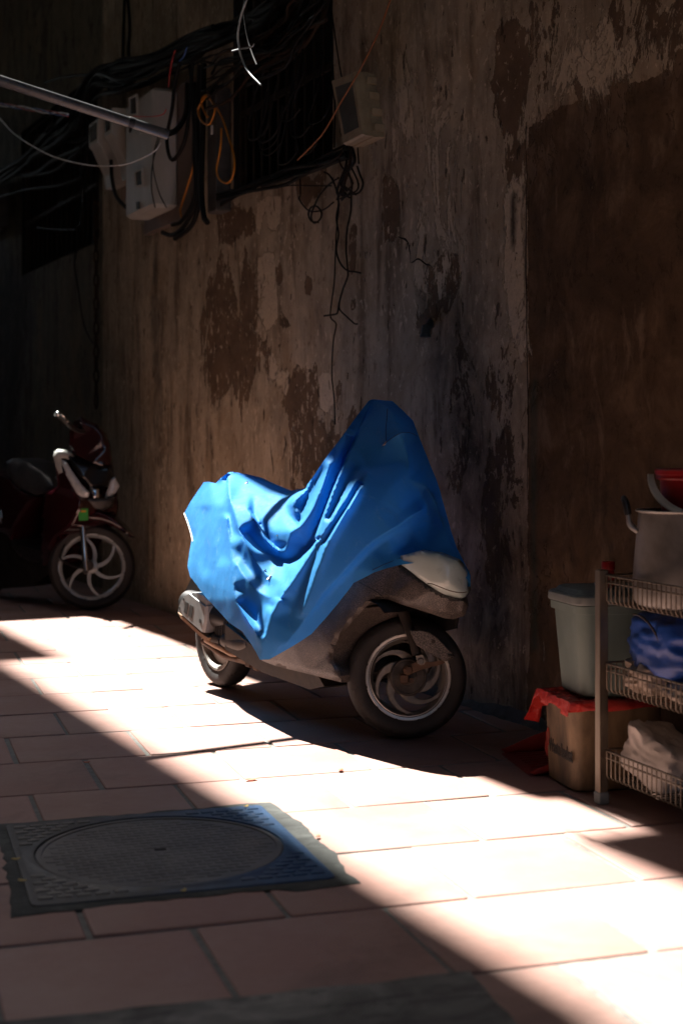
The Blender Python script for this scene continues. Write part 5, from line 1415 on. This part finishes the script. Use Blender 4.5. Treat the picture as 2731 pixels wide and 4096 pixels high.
# ================================================================== RIGHT: BINS, DUSTPAN AND THE WIRE RACK
RO = V((.729, 4.0, 0)); RL = V((.34, -.94, 0)).normalized(); RD = V((.94, .34, 0)).normalized()
def rk(l, d, z): return RO + RL * l + RD * d + UP * z
LEN, DEP = .78, .32
rack = empty('wire_rack', rk(LEN / 2, DEP / 2, 0), 'three tier stainless wire shelf rack standing by the wall at the right edge', 'rack')
for (l, d) in ((0, 0), (LEN, 0), (0, DEP), (LEN, DEP)):
    mb = MB(); mb.box(rk(l, d, .345), (.0135, .0135, .312), (RL, RD, UP), .002); lg = mb.build('leg', M['stainless'], rack, smooth=0)
    mb = MB(); mb.box(rk(l, d, .018), (.0165, .0165, .018), (RL, RD, UP), .004); mb.build('rubber_foot', M['footrub'], lg, smooth=0)
for z in (.642, .396, .152):
    mb = MB(); r_ = .0028
    x0, x1, y0, y1 = .014, LEN - .014, .006, DEP - .006
    for zz in (z, z - .019):
        mb.tube([rk(x0, y0, zz), rk(x1, y0, zz)], .0032, 8); mb.tube([rk(x0, y1, zz), rk(x1, y1, zz)], .0032, 8)
        mb.tube([rk(x0 - .012, y0 + .012, zz), rk(x0 - .012, y1 - .012, zz)], .0032, 8); mb.tube([rk(x1 + .012, y0 + .012, zz), rk(x1 + .012, y1 - .012, zz)], .0032, 8)
    nwi = 33
    for i in range(nwi):
        l = x0 + .010 + (x1 - x0 - .02) * i / (nwi - 1)
        zb = z - .078
        mb.tube([rk(l, y0 - .003, z), rk(l, y0 - .003, zb + .010), rk(l, y0 + .004, zb + .001), rk(l, y0 + .02, zb), rk(l, y1 - .02, zb), rk(l, y1 - .004, zb + .001), rk(l, y1 + .003, zb + .01), rk(l, y1 + .003, z)], .0019, 6)
    for i in range(14):
        d = y0 + .02 + (y1 - y0 - .04) * i / 13
        mb.tube([rk(x0 - .012, d, z), rk(x0 - .012, d, z - .070), rk(x0, d, z - .080), rk(x1, d, z - .080), rk(x1 + .012, d, z - .07), rk(x1 + .012, d, z)], .0017, 6)
    mb.build('wire_shelf', M['wire'], rack, smooth=60)
# stock pot and the red bucket on it
PC = V((.953, 3.892, 0))
zb = .566
pot = empty('stock_pot', PC + UP * zb, 'tall dull aluminium stock pot on the top shelf of the wire rack', 'pot')
mb = MB(); mb.lathe(PC, UP, [(.128, zb), (.146, zb + .006), (.156, zb + .022), (.1575, zb + .06), (.150, .72), (.1425, .80), (.140, .822), (.147, .8245), (.149, .828), (.147, .8305), (.138, .830), (.136, .80), (.150, zb + .05), (.14, zb + .012)], 72, None, True, True)
mb.build('body', M['alu'], pot, smooth=30)
hd = (V((-.965, .26, 0))).normalized(); tn = V((hd.y, -hd.x, 0))
mb = MB(); b0 = PC + hd * .140 + UP * .775
mb.tube([b0 + tn * .035 - UP * .005, b0 + hd * .022 + tn * .035 + UP * .012, b0 + hd * .028 + tn * .03 + UP * .045], [.007, .006, .005], 8, 3)
mb.tube([b0 - tn * .035 - UP * .005, b0 + hd * .022 - tn * .035 + UP * .012, b0 + hd * .028 - tn * .03 + UP * .045], [.007, .006, .005], 8, 3)
h_ = mb.build('handle_bracket', M['alu'], pot)
mb = MB(); mb.tube([b0 + hd * .028 + tn * .03 + UP * .04, b0 + hd * .034 + tn * .027 + UP * .07, b0 + hd * .04 + UP * .085, b0 + hd * .034 - tn * .027 + UP * .07, b0 + hd * .028 - tn * .03 + UP * .04], .0085, 10, 5); mb.build('grip', M['blackplastic'], h_)
BC = V((.976, 3.90, 0))
bu = empty('bucket', BC + UP * .72, 'red plastic bucket with ivory handle sitting inside the aluminium pot', 'bucket')
mb = MB(); mb.lathe(BC, UP, [(.092, .72), (.0965, .725), (.103, .90), (.104, .912), (.114, .912), (.116, .916), (.115, .925), (.118, .927), (.119, .938), (.116, .942), (.110, .942), (.108, .935), (.100, .90), (.09, .735)], 72, None, True, True)
mb.build('body', M['redplastic'], bu, smooth=30)
f_ = V((-.22, -.975, 0)).normalized(); sd_ = V((-f_.y, f_.x, 0))
if sd_.x > 0: sd_ = -sd_
rings = []
for i in range(25):
    t = math.pi * i / 24
    rad = .128
    p = BC + sd_ * (rad * math.cos(t)) + UP * (.930 - .005) + (f_ * .80 - UP * .62).normalized() * (.172 * math.sin(t))
    tang = (sd_ * (-rad * math.sin(t)) + (f_ * .80 - UP * .62).normalized() * (.172 * math.cos(t))).normalized()
    nrm = (f_ * .62 + UP * .80).normalized()
    nn = tang.cross(nrm).normalized()
    hw, hh = (.0085 + .004 * math.sin(t)), .0035
    rings.append([p + nn * (hw * a_) + nrm * (hh * b_) for a_, b_ in ((-1, -.5), (-.6, -.9), (.6, -.9), (1, -.5), (1, .6), (.65, 1), (.5, .6), (-.5, .6), (-.65, 1), (-1, .6))])
mb = MB(); mb.loft(rings, True, True); mb.build('handle', M['handlewhite'], bu, smooth=40)
# blue bag and pale bag on the middle shelf, stone on the lowest
def blob(c, rx, ry, rz, ax, seed, amp, n=40, m=28, sq=2.0, fold=0.0):
    mb = MB(); rings = []
    for i in range(m + 1):
        th = math.pi * (i + .02) / (m + .04); ring = []
        for k in range(n):
            ph = 2 * math.pi * k / n
            d = V((math.sin(th) * math.cos(ph), math.sin(th) * math.sin(ph), -math.cos(th)))
            s_ = (abs(d.x) ** sq + abs(d.y) ** sq + abs(d.z) ** sq) ** (-1 / sq)
            q = d * s_
            f = 1 + amp * noise.fractal(d * 2.2 + V((seed, 0, 0)), 1, 2, 4) + fold * (1 - 2 * abs(noise.noise(d * 3.1 + V((0, seed, 0)))))
            ring.append(c + (ax[0] * (q.x * rx) + ax[1] * (q.y * ry) + ax[2] * (q.z * rz)) * f)
        rings.append(ring)
    return mb.loft(rings, True, True)
lean = (RL * .3 + UP * .95).normalized()
bl = blob(rk(.170, .14, .456), .172, .098, .097, (RL, RD, UP), 3.3, .10, 64, 44, 2.6, .07)
bag = bl.build('cloth_bag', pm('navy_blue_fabric', (.012, .065, .33), (.02, .095, .45), 9, (.34, .5), 0, .25, .006), None, smooth=60, label='shiny dark blue cloth bag lying on the middle shelf', cat='bag')
mb = MB()
zp = [rk(.185, .14, .452) + RL * (.172 * math.cos(t) * .55 - .055) - RD * .108 * (.80 + .2 * math.sin(t)) + UP * (.092 * math.sin(t) * 1.0) for t in [R(100 - 16 * k) for k in range(12)]]
mb.tube(zp, .003, 6, 4); mb.build('piping', M['darkmetal'], bag)
pb = blob(rk(.115, .12, .372), .085, .085, .055, (RL, RD, UP), 8.1, .20, 44, 30, 2.3, .16)
pb.build('plastic_bag', M['palebag'], None, smooth=40, label='crumpled pale plastic bag under the blue cloth bag', cat='bag')
pb = blob(rk(.36, .12, .352), .16, .09, .028, (RL, RD, UP), 5.2, .15, 44, 24, 2.3, .14)
pb.build('plastic_bag', M['palebag'], None, smooth=40, label='flattened pale plastic along the floor of the middle shelf', cat='bag')
ax1 = (RL * .93 + RD * .1 - UP * .30).normalized(); ax3 = (UP - ax1 * UP.dot(ax1)).normalized(); ax2 = ax3.cross(ax1)
st = blob(rk(.135, .11, .146), .098, .062, .066, (ax1, ax2, ax3), 1.7, .10, 72, 52, 9.0, .09)
st.build('stone_block', M['stone'], None, smooth=40, label='rough white stone block on the lowest shelf of the rack', cat='stone')
# bins
E1, E2 = V((.22, -.975, 0)).normalized(), V((.975, .22, 0)).normalized()
def frustum(c, lv, n=6):
    mb = MB(); rings = []
    for (hx, hy, r, z) in lv:
        rings.append([c + E1 * x + E2 * y + UP * z for x, y in rrect(hx, hy, r, n)])
    return mb, rings
B0 = V((.619, 4.345, 0)) + E1 * .115 + E2 * .14
mb, rg = frustum(B0, [(.106, .131, .03, .0), (.1125, .138, .033, .006), (.120, .146, .036, .245), (.127, .153, .038, .247), (.128, .154, .038, .258), (.123, .149, .036, .260), (.117, .142, .034, .25), (.108, .132, .03, .012)])
mb.loft(rg, True, True)
bin1 = mb.build('waste_bin', M['brownbin'], None, smooth=40, label='stained brownish waste bin with printed words standing on the floor', cat='bin')
# printed words on its face towards the lane
cu = bpy.data.curves.new('bin_lettering', 'FONT'); cu.body = 'Waste basket'; cu.size = .037; cu.extrude = .0006; cu.offset = .0009; cu.space_character = .92
to = bpy.data.objects.new('tmp_text', cu); COL.objects.link(to)
bpy.context.view_layer.update()
me = bpy.data.meshes.new_from_object(to.evaluated_get(bpy.context.evaluated_depsgraph_get()))
bpy.data.objects.remove(to)
lo = bpy.data.objects.new('lettering', me); COL.objects.link(lo); me.materials.clear(); me.materials.append(M['ink'])
fz = V((.0, 0, 1)); slope = (UP + E2 * -.033).normalized()
org = B0 - E2 * (.1385 + .0022 + .0012) + E1 * -.075 + UP * .088
Mt = Matrix(((E1.x, slope.x * 1.5, -E2.x, org.x), (E1.y, slope.y * 1.5, -E2.y, org.y), (E1.z, slope.z * 1.5, -E2.z, org.z), (0, 0, 0, 1)))
me.transform(XF[bin1].inverted() @ Mt); lo.parent = bin1; XF[lo] = XF[bin1]
mb = MB()
def face(x, z): return B0 - E2 * (.1385 + .032 * z + .0016) + E1 * x + UP * z
mb.tube([face(-.09, .07), face(-.085, .10), face(-.088, .13), face(-.075, .155), face(-.07, .13), face(-.078, .10)], .0016, 5, 4)
mb.build('red_drawing', M['redink'], bin1)
mb = MB(); mb.tube([face(-.09, .065), face(-.10, .085), face(-.095, .11)], .0016, 5, 4); mb.build('red_drawing', M['redink'], bin1)
# red plastic sheet over its rim
g0 = 34
vs, fs = [], []
N1, N2 = 44, 40
top_z = .264
for i in range(N1 + 1):
    for j in range(N2 + 1):
        x = -.275 + .44 * i / N1; y = -.205 + .40 * j / N2
        ex = max(0, abs(x) - .128) ; ey = max(0, abs(y) - .154)
        nx = noise.noise(V((x * 9, y * 9, 4)))
        e = math.hypot(ex, ey)
        drop = e * (.92 + .25 * nx)
        k = 1 - .75 * (1 if e > 0 else 0)
        xx = (x if ex == 0 else math.copysign(.128 + ex * (.30 if x > 0 else .60) + .003, x))
        yy = (y if ey == 0 else math.copysign(.154 + ey * .25 + .003, y))
        wob = noise.noise(V((x * 22, y * 22, 1))) * .011 + noise.noise(V((x * 50, y * 50, 7))) * .004
        z = top_z - drop + .003 + wob * .5
        vs.append(B0 + E1 * (xx + (wob if ex else 0)) + E2 * (yy - (abs(wob) if ey else 0)) + UP * z)
for i in range(N1):
    for j in range(N2):
        x = -.275 + .44 * (i + .5) / N1; y = -.205 + .40 * (j + .5) / N2
        lim_x0 = -.275 + .02 + .02 * noise.noise(V((y * 18, 2, 2)))
        lim_y0 = -.154 - .034 - .018 * noise.noise(V((x * 14, 5, 1)))
        if x < lim_x0 or y < lim_y0 or x > .150 or y > .19: continue
        if x < -.20 and -.12 < y < -.09: continue
        a_ = i * (N2 + 1) + j
        fs.append((a_, a_ + N2 + 1, a_ + N2 + 2, a_ + 1))
mb = MB(); mb.v = vs; mb.f = fs
o = mb.build('plastic_sheet', M['redbag'], None, smooth=60, label='thin red plastic sheet spread over the mouth of the brown bin', cat='plastic sheet')
md = o.modifiers.new('thick', 'SOLIDIFY'); md.thickness = .0012; md.offset = 0
# green bin with its lid, standing on the sheet
G0 = B0 + E1 * .010 + E2 * .018; gz = .272
mb, rg = frustum(G0, [(.090, .118, .03, gz), (.097, .125, .035, gz + .008), (.112, .142, .038, .505), (.112, .142, .038, .515), (.122, .152, .04, .517), (.123, .153, .04, .540), (.118, .148, .038, .542)])
mb.loft(rg, True, True)
bin2 = mb.build('lidded_bin', M['greenbin'], None, smooth=35, label='grey green lidded plastic bin standing on top of the red sheet', cat='bin')
mb, rg = frustum(G0, [(.119, .149, .04, .5425), (.128, .158, .043, .543), (.130, .160, .044, .548), (.129, .159, .044, .566), (.124, .154, .042, .571), (.113, .143, .040, .572), (.104, .134, .038, .584), (.095, .125, .036, .587), (.05, .07, .03, .587)])
mb.loft(rg, True, True)
lid = mb.build('lid', M['greenlid'], bin2, smooth=30)
mb = MB(); mb.box(G0 + UP * .594 + E2 * .0, (.018, .045, .007), (E1, E2, UP), .005); mb.build('handle', M['greenlid'], lid, smooth=0)
# red capped bottle on the lid
bp_ = G0 + E1 * .058 + E2 * (-.030); bz = .588
bo = empty('squeeze_bottle', bp_ + UP * bz, 'small bottle with bright red cap behind the rack post on the green lid', 'bottle')
mb = MB(); mb.lathe(bp_, UP, [(.016, bz), (.0185, bz + .003), (.019, bz + .02), (.0175, bz + .024), (.019, bz + .028), (.019, bz + .044), (.0175, bz + .048), (.0165, bz + .052)], 28); mb.build('body', M['redplastic'], bo, smooth=30)
mb = MB(); mb.lathe(bp_, UP, [(.0195, bz + .0535), (.0200, bz + .056), (.0198, bz + .073), (.0185, bz + .0765), (.006, bz + .077)], 28)
mb.build('cap', M['redplastic'], bo, smooth=30)
# dustpan
D0, D1 = V((.521, 4.65, 0)), V((.573, 4.33, 0))
dl = (D1 - D0).normalized(); dd = V((-dl.y, dl.x, 0)); 
if dd.x < 0: dd = -dd
LW = (D1 - D0).length
dp = empty('dustpan', D0 + dl * LW / 2, 'red plastic dustpan lying on the tiles half behind the brown bin', 'dustpan')
def dpt(l, d, z): return D0 + dl * l + dd * d + UP * z
mb = MB(); rings = []
for d, z, ins in ((0, .002, 0), (.02, .0045, .001), (.14, .010, .012), (.26, .016, .035), (.285, .03, .04)):
    rings.append([dpt(ins + (LW - 2 * ins) * k / 12, d, z) for k in range(13)])
mb.loft(rings, closed=False)
rings = [[p - UP * .0025 for p in r] for r in rings]; mb.loft(rings, closed=False)
pan = mb.build('pan', M['dustpan'], dp, smooth=40)
mb = MB()
for l0 in range(1, 10):
    l = LW * l0 / 10
    mb.tube([dpt(l, .03, .0055), dpt(LW / 2 + (l - LW / 2) * .85, .22, .0150)], .0022, 6)
mb.build('ridges', M['dustpan'], pan)
for sgn in (0, 1):
    mb = MB(); top, bot = [], []
    for i in range(13):
        f = i / 12; d = .012 + .265 * f
        ins = .002 + .036 * f; h = .012 + .062 * math.sin(min(1, f * 1.35) * math.pi / 2) ** 1.2
        if sgn: h *= .92
        l = ins if sgn == 0 else LW - ins
        out_ = -.010 if sgn == 0 else .010
        bot.append(dpt(l, d, .004 + .012 * f)); top.append(dpt(l + out_ * (h / .06), d - .012 * (1 - f), .004 + h))
    mb.loft([bot, [b.lerp(t, .5) + UP * 0 for b, t in zip(bot, top)], top, [t + dl * (.004 if sgn else -.004) - UP * .004 for t in top]], closed=False)
    o = mb.build('side_wall', M['dustpan'], dp, smooth=50)
    md = o.modifiers.new('thick', 'SOLIDIFY'); md.thickness = .003
mb = MB(); mb.prism([dpt(.04, .285, .016), dpt(LW - .04, .285, .016), dpt(LW - .05, .292, .075), dpt(.05, .292, .075)], dd * .003); mb.build('back_wall', M['dustpan'], dp, smooth=0)
mb = MB(); mb.tube([dpt(LW / 2, .29, .06), dpt(LW / 2, .34, .085), dpt(LW / 2, .41, .10)], [.012, .011, .012], 10, 3); mb.build('handle', M['dustpan'], dp)
# small litter on the paving
random.seed(5)
LT = ((cA, None),)
def flat_leaf(P, r, mat, label, ang, cr_=.5):
    mb = MB(); K = 16
    pts = []
    for k in range(K):
        a_ = 2 * math.pi * k / K
        x, y = r * math.cos(a_), r * cr_ * math.sin(a_) * (1 + .35 * math.cos(a_))
        pts.append(P + V((x * math.cos(ang) - y * math.sin(ang), x * math.sin(ang) + y * math.cos(ang), .003 + .004 * (math.cos(a_) ** 2) * r / .02)))
    mb.prism(pts, UP * -.0012)
    return mb.build('leaf', mat, None, smooth=0, label=label, cat='leaf', group='fallen leaves and scraps')
flat_leaf(floor_uv(1003, 3122), .020, M['redleaf'], 'small red dry leaf on the sunlit tiles before the manhole', .6)
flat_leaf(floor_uv(1362, 3083), .014, M['redleaf'], 'tiny reddish scrap on the sunlit tiles below the front wheel', 1.4)
for u, v, lab in ((985, 3245, 'yellowish leaf bit on the back edge of the manhole frame'), (65, 3458, 'yellowish leaf bit at the left edge of the manhole frame'), (92, 3545, 'yellowish leaf bit at the lower left of the manhole frame'), (735, 3586, 'yellowish leaf bit at the front edge of the manhole frame'), (1272, 3356, 'dark leaf scrap on the mortar right of the manhole'), (348, 3057, 'dark scrap on the shaded tile joint behind the manhole')):
    flat_leaf(floor_uv(u, v) + UP * .011 if 'frame' in lab else floor_uv(u, v) + UP * .004, .011, M['redleaf'] if 'dark' in lab else pm('yellow_leaf' , (.38, .26, .05), (.5, .36, .10), 60, (.5, .7), 0, .1), lab, u * .1)
# broken skirting of cement along the foot of the wall
mb = MB(); rings = []
for i in range(161):
    s = -1.2 + 3.2 * i / 160
    h = .030 + .020 * noise.noise(V((s * 3, 0, 0))) + .012 * noise.noise(V((s * 14, 3, 0)))
    dpt_ = .030 + .020 * noise.noise(V((s * 4, 7, 0))) + .012 * noise.noise(V((s * 17, 1, 0)))
    rings.append([W(s, -.02, h + .01), W(s, .008, h), W(s, dpt_ * .6, h * .5), W(s, dpt_, .002), W(s, dpt_, -.01)])
mb.loft(rings, closed=False); mb.build('cement_fillet', m_patch('rough_cement_fillet', (.05, .045, .04), (.11, .10, .09), (.18, .17, .155)), wall, smooth=60)
